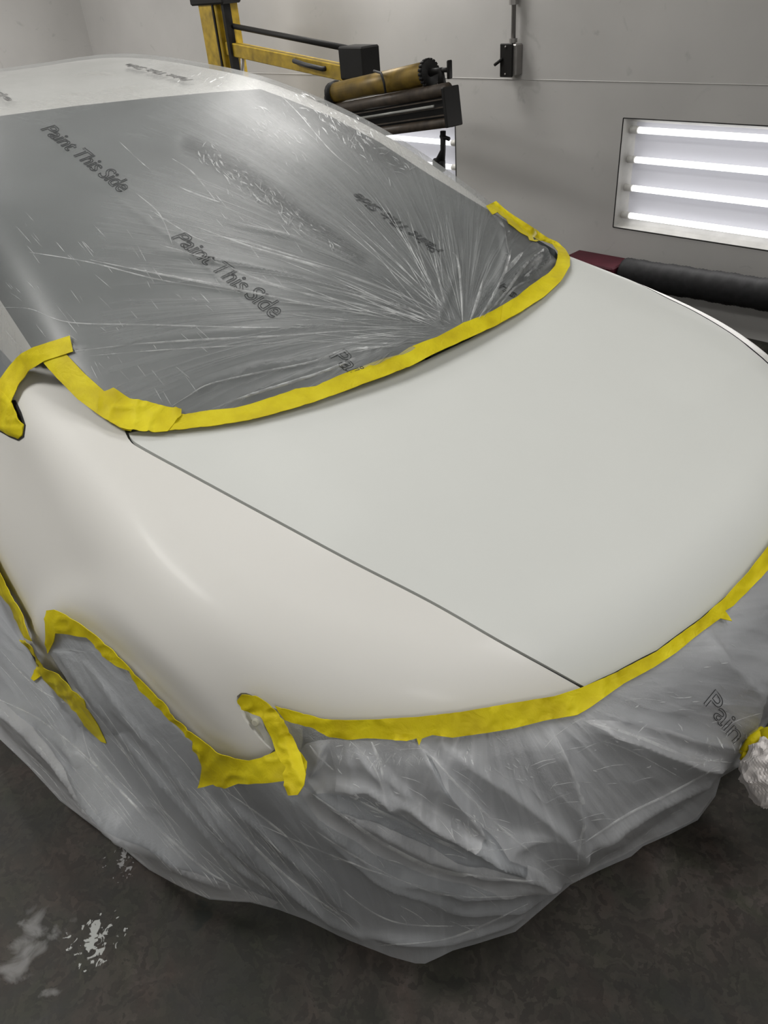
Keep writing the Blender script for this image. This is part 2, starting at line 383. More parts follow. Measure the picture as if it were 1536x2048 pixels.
# far fender
fs = resample(far, .02, False); cc = []
for i, p in enumerate(fs):
    t = i/(len(fs)-1); a = math.radians(90-62*max(0, (t-.45)/.55)**1.5); cc.append((p, (math.cos(a), math.sin(a))))
O = []; D = []; els = np.arange(90, -14, -2.5)
P = []
for (p, d) in cc:
    o = np.array([p[0]+d[0]*.006, p[1]+d[1]*.006, .42])
    for e in els: a = math.radians(e); O.append(o); D.append((d[0]*math.cos(a), d[1]*math.cos(a), math.sin(a)))
P, _ = march(np.array(O), np.array(D), lambda q: -G(q), 0., 0., 2., 130); n = len(els)
Fc = [(i*n+k, i*n+n+k, i*n+n+k+1, i*n+k+1) for i in range(len(cc)-1) for k in range(n-1)]
tag(link('front_fender', P, Fc, PAINT2, car), 'far front fender seen as a thin white strip beyond the hood')
FEND = [(252, 868)]+[(float(p[0])-3.0, float(p[1])+4.6) for p in SEAM[1:-1]]+[(1156, 1378),
        (1110, 1399), (1018, 1414), (927, 1430), (836, 1442), (758, 1446), (693, 1448), (645, 1446), (592, 1432), (548, 1417), (511, 1394), (493, 1386), (482, 1386), (474, 1392), (473, 1404), (488, 1438), (513, 1471), (532, 1491), (545, 1502),
        (524, 1524), (497, 1531), (466, 1530), (428, 1514), (380, 1484), (346, 1450), (316, 1410), (284, 1379), (249, 1342), (222, 1313), (195, 1291), (165, 1266), (132, 1244), (112, 1236), (103, 1240), (99, 1252), (97, 1290), (98, 1307),
        (112, 1330), (140, 1378), (176, 1424), (160, 1446), (100, 1402), (62, 1362), (36, 1304), (12, 1258), (-26, 1185), (-86, 1065), (-190, 870), (-160, 820), (-60, 835), (0, 856), (30, 866), (38, 850), (24, 800), (36, 770), (59, 738), (88, 718), (111, 745), (156, 792), (202, 826), (246, 852)]
tag(patch('front_fender', FEND, G, 0., 11, PAINT2, car, depth=.012), 'near front fender, bare white, between wheel arch and hood')
def pocket_disp(V, P): return np.zeros(len(V))
POCK = [(468, 1392), (480, 1382), (515, 1388), (560, 1414), (600, 1440), (600, 1500), (552, 1508), (540, 1503), (510, 1474), (484, 1438), (470, 1408)]
tag(patch('headlight_pocket', POCK, G, -.010, 6, PRIMER, car, smooth=True), 'cream inner metal behind the removed headlight')
patch('pocket_flange', [(499, 1424), (515, 1428), (524, 1440), (528, 1458), (540, 1478), (549, 1500), (540, 1500), (531, 1486), (520, 1462), (505, 1442)], G, -.004, 4, simple('light_grey_inner_panel', (.55, .55, .5), .5), car, smooth=True, depth=.004)
cp = cast([(511, 1445)], G, -.002)[0]; cn = grad(cp[None], G)[0]
mb = MB(); mb.tube([cp-cn*.002, cp+cn*.002, cp+cn*.003], [.0068, .0068, .005], 20); mb.build('grommet', PRIMER, car)
# windshield glass
GL = [(-420, 330), (-200, 264), (0, 232), (150, 212), (300, 196), (420, 185), (520, 178), (570, 196), (660, 232), (760, 285), (860, 350), (930, 392), (985, 425), (1060, 470), (1110, 500), (1124, 525), (1080, 578), (940, 660), (760, 737), (540, 812), (350, 845), (260, 835), (170, 780), (100, 720), (64, 698), (0, 600), (-120, 480), (-300, 380)]
patch('windshield', GL, H, .001, 14, GLASS, car)
# mirror base on near door
mp_ = cast([(-10, 835)], G, 0)[0]
# front wheel
wheel = bpy.data.objects.new('front_wheel', None)
def lathe(mbx, prof, c, n=40):
    V = []; m = len(prof)
    for i in range(n):
        a = 2*math.pi*i/n
        for (r, y) in prof: V.append((c[0]+r*math.cos(a), c[1]+y, c[2]+r*math.sin(a)))
    Fc = [(i*m+k, ((i+1) % n)*m+k, ((i+1) % n)*m+k+1, i*m+k+1) for i in range(n) for k in range(m-1)]
    mbx.add(V, Fc)
for sy in (-1, 1):
    mb = MB(); lathe(mb, [(.22, -.11), (.30, -.115), (.325, -.09), (.332, -.05), (.332, .05), (.325, .09), (.30, .115), (.22, .11), (.22, -.11)], (0, sy*.77, .332))
    ty = mb.build('front_tire', DARK, car, True)
    mb = MB(); lathe(mb, [(.225, sy*.10), (.215, sy*.09), (.20, sy*.06), (.06, sy*.07), (0.001, sy*.08)], (0, sy*.77, .332))
    for k in range(5):
        a = 2*math.pi*k/5; d = np.array([math.cos(a), 0, math.sin(a)]); s = np.array([-math.sin(a), 0, math.cos(a)])
        mb.box(np.array([0, sy*.86, .332])+d*.12, (.19, .05, .015), (d, s, (0, 1, 0)), .004)
    mb.build('rim', GREYM, ty, True)
for sy in (-1, 1):
    mb = MB(); lathe(mb, [(.22, -.11), (.30, -.115), (.325, -.09), (.332, -.05), (.332, .05), (.325, .09), (.30, .115), (.22, .11), (.22, -.11)], (-2.875, sy*.77, .332)); mb.build('rear_tire', DARK, car, True)
# ------------------------------------------------------------------ FILM over windshield and roof
W0 = cast([(930, 655)], H, .006)[0]
def wind_disp(V, P):
    q = P-W0; r = np.hypot(q[:, 0], q[:, 1])+1e-6; a = np.arctan2(q[:, 1], -q[:, 0])
    n = (ridge(a*9+r*1.5, r*1.2)**3*.005+ridge(a*26, r*2+7)**4*.002)*np.clip(r/.15, 0, 1)*np.exp(-(r/.5)**2)
    x, y = V[:, 0], V[:, 1]
    for pl, w, h in RID_A:
        d, t, _ = segd(V, pl); n = n+h*np.exp(-(d/w)**2)*np.clip(np.minimum(t, 1-t)*6, 0, 1)
    n += .001*vnoise(P[:, 0]*5, P[:, 1]*5)
    return n
RID_A = [([(345, 808), (420, 765), (520, 735), (640, 722), (760, 700), (860, 672)], 5, .012), ([(430, 815), (520, 785), (640, 742), (720, 728), (850, 690)], 7, .012),
         ([(40, 700), (200, 690), (420, 668), (600, 655), (740, 650)], 4, .006), ([(300, 500), (480, 530), (700, 580), (880, 640)], 4, .008),
         ([(180, 520), (350, 560), (560, 600), (860, 650)], 4, .006), ([(420, 440), (600, 480), (760, 560), (900, 640)], 3.5, .007),
         ([(870, 660), (905, 560), (925, 510)], 4, .008), ([(935, 640), (990, 560), (1015, 500)], 4, .010), ([(950, 640), (1040, 545), (1088, 495)], 5, .016), ([(1020, 560), (1060, 530), (1090, 510)], 4, .014),
         ([(985, 600), (1010, 520), (1000, 440)], 5, .012), ([(40, 250), (250, 410), (400, 520), (520, 640)], 3, .002), ([(1085, 490), (1095, 520), (1070, 550), (1040, 570)], 4, .014)]
def wind_attr(V, P):
    q = P-W0; r = np.hypot(q[:, 0], q[:, 1])+1e-6; a = np.arctan2(q[:, 1], -q[:, 0])
    x, y = V[:, 0], V[:, 1]
    amp = np.exp(-(r/.62)**2)*.95+.05
    d1 = segd(V, [(380, 290), (480, 345), (600, 430), (720, 520)])[0]; d2 = segd(V, [(560, 175), (640, 215), (720, 270), (800, 330)])[0]; d3 = segd(V, [(1000, 430), (1060, 500), (1095, 530), (1040, 560)])[0]
    d4 = segd(V, [(330, 140), (430, 150)])[0]; d5 = segd(V, [(480, 250), (620, 350), (720, 440)])[0]
    cr = .9*np.exp(-(d1/22)**2)+.8*np.exp(-(d2/40)**2)+1.0*np.exp(-(d3/35)**2)+.8*np.exp(-(d4/30)**2)+.35*np.exp(-(d5/40)**2)+.04
    return {'flow': np.column_stack([a*4, r*2, np.zeros(len(r))]), 'wr': np.column_stack([amp*(.35+.65*vnoise(a*3+4, r*5)), np.full(len(r), .2), cr])}
wf = fanmesh('masking_film', [((x, 0, .62), (0, 1)) for x in np.arange(-4.1, -.02, .010)], np.arange(8, 173, .55), H, .006, FILM_A, None, wind_attr, wind_disp,
             lambda P, V: (~inside(V, TAPELINE)) & (P[:, 2] > .78))
tag(wf, 'clear masking film stretched over windshield and roof, creases fanning from the cowl', 'plastic film')
from mathutils.bvhtree import BVHTree
_bv = {}
def bvh(o):
    key = o.name+str(len(o.children))*(o.name.endswith('001'))
    if key not in _bv:
        V = []; Fc = []
        for q in [o]+[c for c in o.children if c.name.startswith('film_layer')]:
            k = len(V); V += [v.co.copy() for v in q.data.vertices]; Fc += [tuple(i+k for i in p.vertices) for p in q.data.polygons]
        _bv[key] = BVHTree.FromPolygons(V, Fc)
    return _bv[key]
def crease_mat():
    m, nt, b = newmat('folded_film_crease'); tc = nd(nt, 'ShaderNodeTexCoord'); n = nd(nt, 'ShaderNodeTexNoise', Scale=22., Detail=3.); nt.links.new(tc.outputs['Object'], n.inputs['Vector'])
    r = ramp(nt, n.outputs[0], [(.32, g4(.05)), (.62, g4(.40))]); nt.links.new(r.outputs[0], b.inputs['Alpha']); b.inputs['Base Color'].default_value = (.86, .88, .88, 1)
    b.inputs['Roughness'].default_value = .28; b.inputs['Specular IOR Level'].default_value = .8; return m
CREASE = crease_mat()
def add_creases(o, L, mat):
    """L: (px polyline, half width px, height m). Pinched ridges standing on the sheet, joined into its own mesh"""
    bv = bvh(o); me = o.data; V = [tuple(v.co) for v in me.vertices]; Fc = [tuple(p.vertices) for p in me.polygons]; n0 = len(V); nf0 = len(Fc)
    for pl, w, h in L:
        c = resample(pl, 7, False, True)
        if len(c) < 3: c = resample(pl, 3, False, True)
        t = np.gradient(c, axis=0); t /= np.maximum(np.linalg.norm(t, axis=1), 1e-6)[:, None]; nr = np.stack([-t[:, 1], t[:, 0]], 1)
        k = np.linspace(0, 1, len(c)); ww = w*np.sin(np.pi*np.clip(k, .04, .96))**.6; prev = None
        D = [rays(c-nr*ww[:, None]), rays(c), rays(c+nr*ww[:, None])]
        for i in range(len(c)):
            row = []
            for q in range(3):
                loc, nn, ix, ds = bv.ray_cast(Vector(CC), Vector(D[q][i]))
                if loc is None: row = None; break
                if nn.dot(Vector(D[q][i])) > 0: nn = -nn
                row.append(tuple(loc+nn*(.0007+(h if q == 1 else 0)*ww[i]/max(w, 1e-6))))
            if row is not None and (math.dist(row[0], row[2]) > .03 or (prev is not None and math.dist(row[1], V[prev+1]) > .05)): row = None
            if row is None: prev = None; continue
            b = len(V); V += row
            if prev is not None: Fc += [(prev, b, b+1, prev+1), (prev+1, b+1, b+2, prev+2)]
            prev = b
    A = {a.name: np.array([tuple(d.vector) for d in a.data]) for a in me.attributes if a.data_type == 'FLOAT_VECTOR' and a.name in ('flow', 'wr')}
    m2 = bpy.data.meshes.new(o.name); m2.from_pydata(V, [], Fc); m2.update(); m2.polygons.foreach_set('use_smooth', [True]*len(Fc))
    for kk, v in A.items():
        at_ = m2.attributes.new(kk, 'FLOAT_VECTOR', 'POINT'); vv = np.zeros((len(V), 3), np.float32); vv[:n0] = v; at_.data.foreach_set('vector', vv.ravel())
    for mm in me.materials: m2.materials.append(mm)
    m2.materials.append(mat); mi = np.zeros(len(Fc), np.int32); mi[nf0:] = 1; m2.polygons.foreach_set('material_index', mi); o.data = m2
CA = [([(430, 205), (545, 225), (625, 262), (690, 285)][:0] or [(560, 190), (600, 230), (660, 300), (720, 350)], 1.2, .001),
      ([(395, 455), (520, 500), (660, 540), (800, 590), (880, 625)], 2.6, .004), ([(385, 465), (470, 480), (560, 505), (700, 545)], 1.6, .003), ([(320, 490), (420, 520), (560, 575), (720, 610), (860, 640)], 2.4, .004),
      ([(180, 520), (300, 545), (420, 568), (500, 585), (650, 615), (800, 640)], 2.2, .004), ([(60, 505), (180, 525), (320, 560), (480, 585)], 1.5, .002),
      ([(130, 705), (260, 690), (400, 680), (560, 672), (690, 662), (715, 661)], 2.2, .003), ([(180, 712), (330, 700), (500, 690), (600, 680)], 1.3, .002), ([(345, 812), (380, 790), (420, 768), (520, 745), (620, 725), (700, 700), (830, 690)], 2.4, .005),
      ([(425, 818), (500, 790), (580, 765), (650, 742), (740, 705)], 3.4, .007), ([(0, 615), (60, 618), (140, 645), (300, 650), (480, 655), (620, 655)], 1.5, .002),
      ([(345, 318), (385, 345), (430, 400)], 1.4, .002), ([(360, 375), (400, 392), (440, 405)], 1.8, .003), ([(240, 285), (275, 318), (300, 340)], 1., .001), ([(270, 385), (320, 430), (345, 490)], 1.2, .002), ([(300, 420), (380, 470), (430, 490)], 1.2, .002),
      ([(925, 645), (922, 580), (915, 520), (905, 505)], 2.4, .005), ([(940, 642), (955, 600), (966, 560)], 3.2, .006), ([(950, 648), (985, 595), (1010, 540), (1022, 500)], 2.6, .007), ([(900, 640), (880, 570), (868, 505)], 2., .004),
      ([(962, 640), (1010, 585), (1050, 530), (1088, 498)], 2.2, .006), ([(1018, 462), (1016, 480), (1018, 495)], 4.5, .006), ([(1084, 484), (1092, 488), (1086, 500), (1078, 525), (1062, 542), (1050, 552)], 3., .006), ([(1008, 548), (1025, 528), (1045, 505)], 4.5, .006),
      ([(1048, 556), (1062, 545), (1075, 536)], 4., .005), ([(1000, 610), (1030, 575), (1060, 560)], 2.5, .004), ([(985, 430), (998, 440), (1008, 455)], 3., .004), ([(355, 165), (372, 150), (404, 133)], 2.6, .004), ([(340, 143), (352, 136), (360, 132)], 1.6, .002),
      ([(420, 165), (432, 158), (440, 148)], 1.6, .003), ([(880, 640), (870, 590), (830, 500)], 1.4, .003)]
rr_ = random.Random(5)
for i in range(62):     # the fan of tension creases
    a = math.radians(rr_.choice([rr_.uniform(172, 222), rr_.uniform(172, 222), rr_.uniform(222, 262)])); r0_ = rr_.uniform(30, 130); r1_ = r0_+rr_.uniform(80, 330)*(1 if a < math.radians(235) else .6); b_ = rr_.uniform(-.06, .06)
    o_ = np.array([930+rr_.uniform(-40, 5), 655+rr_.uniform(-4, 22)])
    CA.append(([tuple(o_+r*np.array([math.cos(a+b_*k), math.sin(a+b_*k)])) for k, r in enumerate((r0_, r0_*.6+r1_*.4, r1_))], rr_.uniform(.4, 1.1), rr_.uniform(.001, .002)))
for i in range(130):    # short nicks over the glass
    x = rr_.uniform(10, 620); y = rr_.uniform(420, 800) if x < 420 else rr_.uniform(250, 560)
    l = rr_.uniform(8, 45); a = math.radians(rr_.gauss(50, 6)); CA.append(([(x, y), (x+l*.5*math.cos(a), y+l*.5*math.sin(a)), (x+l*math.cos(a), y+l*math.sin(a))], rr_.uniform(.4, .9), .0008))
def squig(cx, cy, n, sx, sy, axis, la, out, w=1.3):
    for i in range(n):
        t = rr_.uniform(-1, 1); q = rr_.gauss(0, 1); x = cx+axis[0]*t*sx-axis[1]*q*sy; y = cy+axis[1]*t*sx+axis[0]*q*sy; a = math.radians(la+rr_.gauss(0, 28)); l = rr_.uniform(6, 20)
        out.append(([(x, y), (x+l*.5*math.cos(a)+rr_.uniform(-2, 2), y+l*.5*math.sin(a)), (x+l*math.cos(a), y+l*math.sin(a))], rr_.uniform(.6, w), .0025))
squig(470, 350, 60, 90, 12, (.83, .55), 60, CA, 2.0); squig(600, 440, 45, 90, 10, (.8, .6), 60, CA); squig(650, 225, 90, 100, 16, (.86, .5), 55, CA, 1.8); squig(430, 150, 30, 45, 8, (.98, .2), 120, CA)
squig(560, 260, 40, 70, 22, (.8, .6), 55, CA, 1.); squig(760, 300, 35, 80, 14, (.86, .5), 40, CA, 1.)
add_creases(wf, CA, CREASE)
# ------------------------------------------------------------------ FILM skirt
FB = [(-170, 1010), (-60, 1030), (0, 1165), (30, 1225), (56, 1285), (88, 1345), (118, 1375), (165, 1420), (170, 1425), (150, 1370), (104, 1300), (100, 1262), (112, 1250), (150, 1258), (185, 1275), (225, 1312), (262, 1345), (300, 1392), (350, 1445), (388, 1482), (420, 1510), (470, 1545), (530, 1550), (575, 1530), (595, 1500), (580, 1450), (566, 1432), (640, 1455), (700, 1462), (800, 1462), (900, 1455), (1000, 1445), (1100, 1425), (1180, 1395), (1250, 1360), (1330, 1310), (1420, 1240), (1480, 1190), (1550, 1110), (1640, 1010), (1720, 900), (1800, 960),
      (1760, 1200), (1640, 1330), (1560, 1405), (1536, 1432), (1512, 1468), (1486, 1512), (1462, 1530), (1440, 1555), (1430, 1592), (1395, 1640), (1340, 1668), (1285, 1692), (1262, 1712), (1195, 1742), (1140, 1768), (1080, 1820), (1030, 1862), (960, 1884), (905, 1900), (882, 1912), (850, 1927), (830, 1926), (780, 1912), (700, 1880), (610, 1838), (555, 1818), (500, 1803), (420, 1797), (370, 1775), (300, 1738), (240, 1690), (180, 1645), (120, 1600), (60, 1535), (0, 1478), (-60, 1400), (-170, 1290)]
RID_B = [  # (polyline, width px, height m) ; folds of the skirt
    ([(838, 1492), (900, 1560), (990, 1660), (1080, 1730), (1145, 1762)], 12, .030), ([(880, 1485), (1000, 1560), (1120, 1650), (1160, 1700)], 16, .014),
    ([(1100, 1455), (1140, 1560), (1160, 1690), (1158, 1740)], 14, .018), ([(1155, 1440), (1260, 1470), (1380, 1515), (1470, 1525)], 13, .022), ([(1185, 1420), (1280, 1440), (1380, 1470), (1500, 1490)], 14, .014),
    ([(1160, 1695), (1240, 1640), (1320, 1590), (1440, 1530)], 12, .015), ([(620, 1560), (720, 1610), (860, 1690), (960, 1712), (1060, 1700)], 14, .020),
    ([(600, 1600), (700, 1660), (800, 1730), (920, 1765), (1100, 1740)], 12, .018), ([(640, 1640), (760, 1720), (900, 1800), (1040, 1800), (1120, 1770)], 14, .014),
    ([(400, 1575), (470, 1650), (560, 1740), (680, 1840), (760, 1890)], 12, .016), ([(440, 1580), (520, 1640), (640, 1740), (720, 1840)], 10, .012),
    ([(610, 1585), (660, 1560), (740, 1560), (850, 1610), (960, 1650), (1050, 1670)], 12, .016),
    ([(-60, 1370), (60, 1440), (160, 1520), (280, 1620), (400, 1730), (460, 1775)], 16, .030), ([(0, 1390), (80, 1430), (180, 1500), (230, 1570), (340, 1690)], 13, .022),
    ([(165, 1440), (190, 1530), (260, 1610), (330, 1690)], 9, .012), ([(110, 1290), (220, 1420), (330, 1560), (480, 1720), (600, 1800)], 7, .008), ([(180, 1330), (300, 1470), (400, 1600), (560, 1760)], 6, .007),
    ([(660, 1475), (640, 1520), (620, 1550)], 7, .012), ([(700, 1480), (760, 1540), (800, 1610)], 8, .012), ([(745, 1480), (760, 1530), (830, 1590)], 6, .010),
    ([(120, 1600), (240, 1700), (420, 1800), (560, 1800)], 10, .012), ([(700, 1860), (900, 1880), (1060, 1820)], 10, .012), ([(820, 1600), (920, 1640), (1010, 1660), (1100, 1655)], 12, .014),
    ([(1400, 1240), (1440, 1320), (1500, 1380)], 14, .012), ([(1536, 1280), (1500, 1400), (1480, 1500)], 12, .016)]
def skirt_disp(V, P):
    n = np.zeros(len(V))
    for pl, w, h in RID_B:
        d, t, sg = segd(V, pl); e = np.clip(np.minimum(t, 1-t)*5+.15, 0, 1)
        dd = d*np.where(sg > 0, 1.5, .40)      # one steep side, one soft side, like a lapped fold
        n += 1.3*h*np.exp(-(dd/w)**1.2)*e
    x, y = V[:, 0], V[:, 1]
    u, v = flow_b(V)
    n += .006*ridge(u*.9, v*.22)**3+.0015*ridge(u*4, v*.6)**3
    n += .005*vnoise(x/90, y/90)
    top = np.minimum(segd(V, FB[17:38])[0], 60)/60
    hem = np.minimum(segd(V, FB[49:])[0], 45)/45
    return n*(.1+.9*top)*(.12+.88*hem)
def flow_b(V):
    x, y = V[:, 0], V[:, 1]
    # polar about a point up-left for the side, about the pinch for the front
    t = 1/(1+np.exp(-(x-700)/110))
    ua = (y*.62-x*.74)/60; va = (x*.62+y*.74)/60
    a = np.arctan2(y-1300, x-980); r = np.hypot(x-980, y-1300)
    ub = a*5; vb = r/60
    return ua*(1-t)+ub*t, va*(1-t)+vb*t
def skirt_attr(V, P):
    u, v = flow_b(V); cr = .10+.5*vnoise(V[:, 0]/70+9, V[:, 1]/70)**4
    for pl, w in (([(600, 1450), (700, 1490), (800, 1500)], 30), ([(1000, 1480), (1090, 1560), (1130, 1560)], 30), ([(700, 1620), (800, 1650), (860, 1660)], 25), ([(1160, 1440), (1300, 1400)], 25)):
        cr += .6*np.exp(-(segd(V, pl)[0]/w)**2)
    return {'flow': np.column_stack([u*.30, v*.30, np.zeros(len(u))]), 'wr': np.column_stack([np.full(len(u), .38), np.full(len(u), .35), cr])}
sk = patch('masking_film', FB, F_, .0, 5, FILM_B, None, False, skirt_disp, attr=skirt_attr)
FLAPS = [
    [(-165, 1262), (0, 1415), (120, 1525), (240, 1625), (360, 1715), (470, 1772), (520, 1800), (420, 1793), (370, 1771), (300, 1734), (240, 1686), (180, 1641), (120, 1596), (60, 1531), (0, 1474), (-60, 1396), (-165, 1289)],
    [(832, 1482), (900, 1468), (1000, 1455), (1100, 1430), (1180, 1398), (1250, 1362), (1330, 1312), (1420, 1242), (1480, 1192), (1550, 1112), (1640, 1012), (1720, 902), (1780, 980), (1740, 1200), (1620, 1330), (1545, 1412), (1520, 1450), (1486, 1505), (1455, 1528), (1434, 1553), (1424, 1590), (1390, 1636), (1335, 1664), (1280, 1688), (1240, 1712), (1190, 1735), (1143, 1764), (1080, 1722), (1010, 1668), (950, 1612), (900, 1560), (862, 1510)],
    [(-165, 1240), (-60, 1345), (0, 1385), (70, 1432), (150, 1500), (240, 1585), (330, 1668), (420, 1738), (500, 1778), (560, 1800), (545, 1814), (500, 1800), (420, 1794), (370, 1772), (300, 1735), (240, 1687), (180, 1642), (120, 1597), (60, 1532), (0, 1475), (-60, 1397), (-165, 1290)],
    [(604, 1566), (680, 1590), (760, 1625), (850, 1672), (930, 1700), (1010, 1698), (1040, 1690), (1090, 1730), (1130, 1762), (1080, 1766), (980, 1752), (880, 1742), (780, 1700), (700, 1652), (630, 1610)],
    [(600, 1500), (640, 1478), (720, 1480), (830, 1485), (880, 1545), (960, 1628), (900, 1650), (840, 1640), (760, 1590), (690, 1570), (620, 1560)],
    [(1165, 1440), (1300, 1445), (1420, 1482), (1500, 1492), (1478, 1515), (1440, 1535), (1380, 1520), (1270, 1478)]]
for i_, fp_ in enumerate(FLAPS):
    patch('film_layer', resample(fp_, 22, True, True).tolist(), F_, .006+.002*i_, 6, FILM_C, sk, False, skirt_disp, attr=skirt_attr)
CB = [([(838, 1492), (868, 1520), (930, 1588), (1000, 1655), (1080, 1718), (1145, 1762)], 2.6, .006), ([(1155, 1440), (1260, 1470), (1380, 1515), (1470, 1525)], 2.2, .005), ([(1160, 1762), (1156, 1700), (1168, 1640), (1150, 1560), (1110, 1470)], 2.5, .005),
      ([(604, 1572), (700, 1640), (780, 1692), (880, 1738), (1000, 1756), (1100, 1764)], 2.4, .005), ([(700, 1592), (800, 1640), (910, 1692), (1000, 1700), (1040, 1692)], 2.4, .005), ([(1160, 1690), (1250, 1630), (1340, 1585), (1440, 1530)], 1.6, .004),
      ([(0, 1400), (80, 1440), (180, 1520), (300, 1640), (420, 1745), (500, 1780)], 3., .006), ([(160, 1430), (185, 1520), (260, 1600), (340, 1700)], 2., .004), ([(405, 1580), (460, 1640), (560, 1740), (680, 1830)], 2., .004), ([(450, 1580), (560, 1660), (700, 1790)], 1.5, .003),
      ([(0, 1300), (80, 1380), (170, 1420)], 1.5, .003), ([(660, 1478), (650, 1510), (622, 1552)], 2.5, .005), ([(700, 1482), (745, 1530), (770, 1590)], 2., .004), ([(742, 1480), (760, 1530), (765, 1560)], 2.8, .005), ([(620, 1490), (640, 1515), (668, 1540)], 2., .003),
      ([(600, 1640), (760, 1740), (900, 1790), (1060, 1790)], 1.4, .003), ([(640, 1740), (780, 1840), (960, 1850)], 1.2, .002), ([(760, 1890), (900, 1875), (1060, 1805)], 1.6, .003), ([(1200, 1480), (1260, 1500), (1370, 1560)], 1.2, .002), ([(500, 1640), (640, 1700), (800, 1760), (960, 1800)], 1.3, .002)]
for i in range(170):
    x = rr_.uniform(-20, 640); y = 1330+x*.62+rr_.uniform(-60, 260); l = rr_.uniform(30, 170); a = math.radians(rr_.gauss(48, 5))
    CB.append(([(x, y), (x+l*.5*math.cos(a), y+l*.5*math.sin(a)), (x+l*math.cos(a+.05), y+l*math.sin(a+.05))], rr_.uniform(.5, 1.2), .0015))
for i in range(120):
    x = rr_.uniform(640, 1450); y = rr_.uniform(1400, 1850); l = rr_.uniform(20, 90); a = math.radians(rr_.gauss(28 if x < 1050 else -22, 14))
    CB.append(([(x, y), (x+l*.5*math.cos(a), y+l*.5*math.sin(a)), (x+l*math.cos(a+.1), y+l*math.sin(a+.1))], rr_.uniform(.4, 1.0), .0012))
squig(780, 1510, 50, 110, 14, (1, .05), 100, CB, 2.); squig(1000, 1530, 30, 80, 18, (.9, .3), 60, CB, 1.4); squig(740, 1600, 25, 60, 14, (.9, .4), 20, CB, 1.5); squig(950, 1650, 25, 50, 14, (.9, .4), 60, CB, 1.5); squig(1440, 1490, 30, 60, 12, (.9, -.3), 90, CB, 1.)
squig(1330, 1420, 60, 160, 60, (1, 0), 10, CB, .9)
add_creases(sk, CB, CREASE)
tag(sk, 'milky masking film draped over bumper, front wheel and sill down to the floor', 'plastic film')
# ------------------------------------------------------------------ TAPES
def tape_disp(amp, sc=26, seed=0):
    def f(V, P): return amp*(ridge(V[:, 0]/sc+seed, V[:, 1]/sc+seed)**3)
    return f
def on_film(V, P):      # bring the strip up onto the draped sheet where that lies in front
    bv = bvh(sk); W = proj(P); D = P-CC; t0 = np.linalg.norm(D, axis=1); D = D/t0[:, None]; out = np.zeros(len(P))
    for i, d in enumerate(D):
        loc, nn, ix, ds = bv.ray_cast(Vector(CC), Vector(d))
        if loc is not None and ds < t0[i]: out[i] = t0[i]-ds
    return out+.012
def tape(poly, fn, off, label, amp=.002, step=7, name='masking_tape', parent=None, extra=None, smooth=False):
    dd = tape_disp(amp, 26, len(poly))
    dsp = dd; ry = None
    if fn is UF:
        ry = (lambda V, P: extra(V, P)+on_film(V, P)) if extra else on_film
    o = patch(name, poly, fn, off, step, TAPE, parent, smooth, dsp, depth=.0012, ray=ry)
    if label: tag(o, label, 'tape')
    return o
tape([(88, 727), (111, 753), (156, 799), (202, 833), (247, 859), (262, 862), (280, 820), (262, 798), (240, 785), (208, 782), (170, 748), (133, 709), (120, 695), (84, 712)], U, .009, 'yellow tape strip running up the near windshield pillar', .0015)
tape([(196, 828), (222, 846), (247, 859), (309, 864), (335, 862), (363, 831), (363, 818), (322, 811), (312, 807), (260, 797), (228, 777), (208, 783), (200, 800)], U, .0115, 'crumpled yellow tape patch on the near corner of the windshield base', .006, 5)
tape([(300, 863), (358, 859), (423, 852), (500, 840), (568, 822), (637, 801), (705, 776), (773, 751), (819, 733), (878, 703), (933, 678), (992, 651), (1047, 621), (1050, 582), (1033, 594), (999, 614), (969, 630), (926, 646), (874, 674), (819, 694), (796, 710), (755, 721), (719, 735), (673, 753), (632, 772), (591, 778), (546, 794), (500, 808), (469, 816), (420, 820), (370, 829), (330, 820)], U, .010, 'long yellow tape strip along the windshield base above the hood', .002)
tape([(1000, 647), (1047, 621), (1088, 594), (1124, 560), (1140, 532), (1140, 514), (1130, 498), (1118, 487), (1100, 478), (1085, 481), (1102, 486), (1115, 502), (1115, 515), (1110, 532), (1097, 546), (1080, 558), (1058, 574), (1033, 594), (1005, 611)], U, .0115, 'curved yellow tape strip turning the far corner of the windshield base', .003, 5)
tape([(992, 402), (1009, 417), (1030, 433), (1064, 455), (1100, 478), (1110, 484), (1104, 488), (1085, 481), (1072, 483), (1059, 480), (1056, 473), (1041, 465), (1016, 447), (1013, 439), (995, 424), (985, 429), (972, 412)], U, .009, 'short yellow tape strip on the far windshield pillar', .002, 5)
tape([(140, 672), (146, 703), (88, 722), (59, 740), (36, 772), (24, 797), (12, 830), (-60, 800), (-40, 770), (0, 758), (20, 730), (42, 707), (67, 694)], U, .012, 'curved yellow tape strip crossing from windshield pillar to mirror base', .002, 6)
# mirror base wrapped in tape
mbp = empty('mirror_base', tuple(cast([(10, 830)], G, 0)[0]), 'side mirror base wrapped in yellow tape on the near door', 'mirror')
o = patch('tape_wrap', [(-60, 770), (0, 776), (18, 790), (28, 802), (39, 825), (47, 850), (44, 871), (36, 878), (20, 871), (0, 860), (-60, 838)], G, .003, 5, TAPE, mbp, False, lambda V, P: .011*np.clip(segd(V, [(47, 850), (44, 871), (36, 878), (20, 871), (0, 860), (-60, 838)])[0]/12, 0, 1)**.5+tape_disp(.004, 16)(V, P), depth=.004)
patch('rubber_gasket', [(22, 800), (30, 800), (41, 824), (49.5, 850), (46.5, 874), (36, 881.5), (18, 874), (0, 863.5), (-60, 842), (-60, 830), (0, 852), (30, 860)], G, .002, 5, DARK, mbp, False, depth=.002)
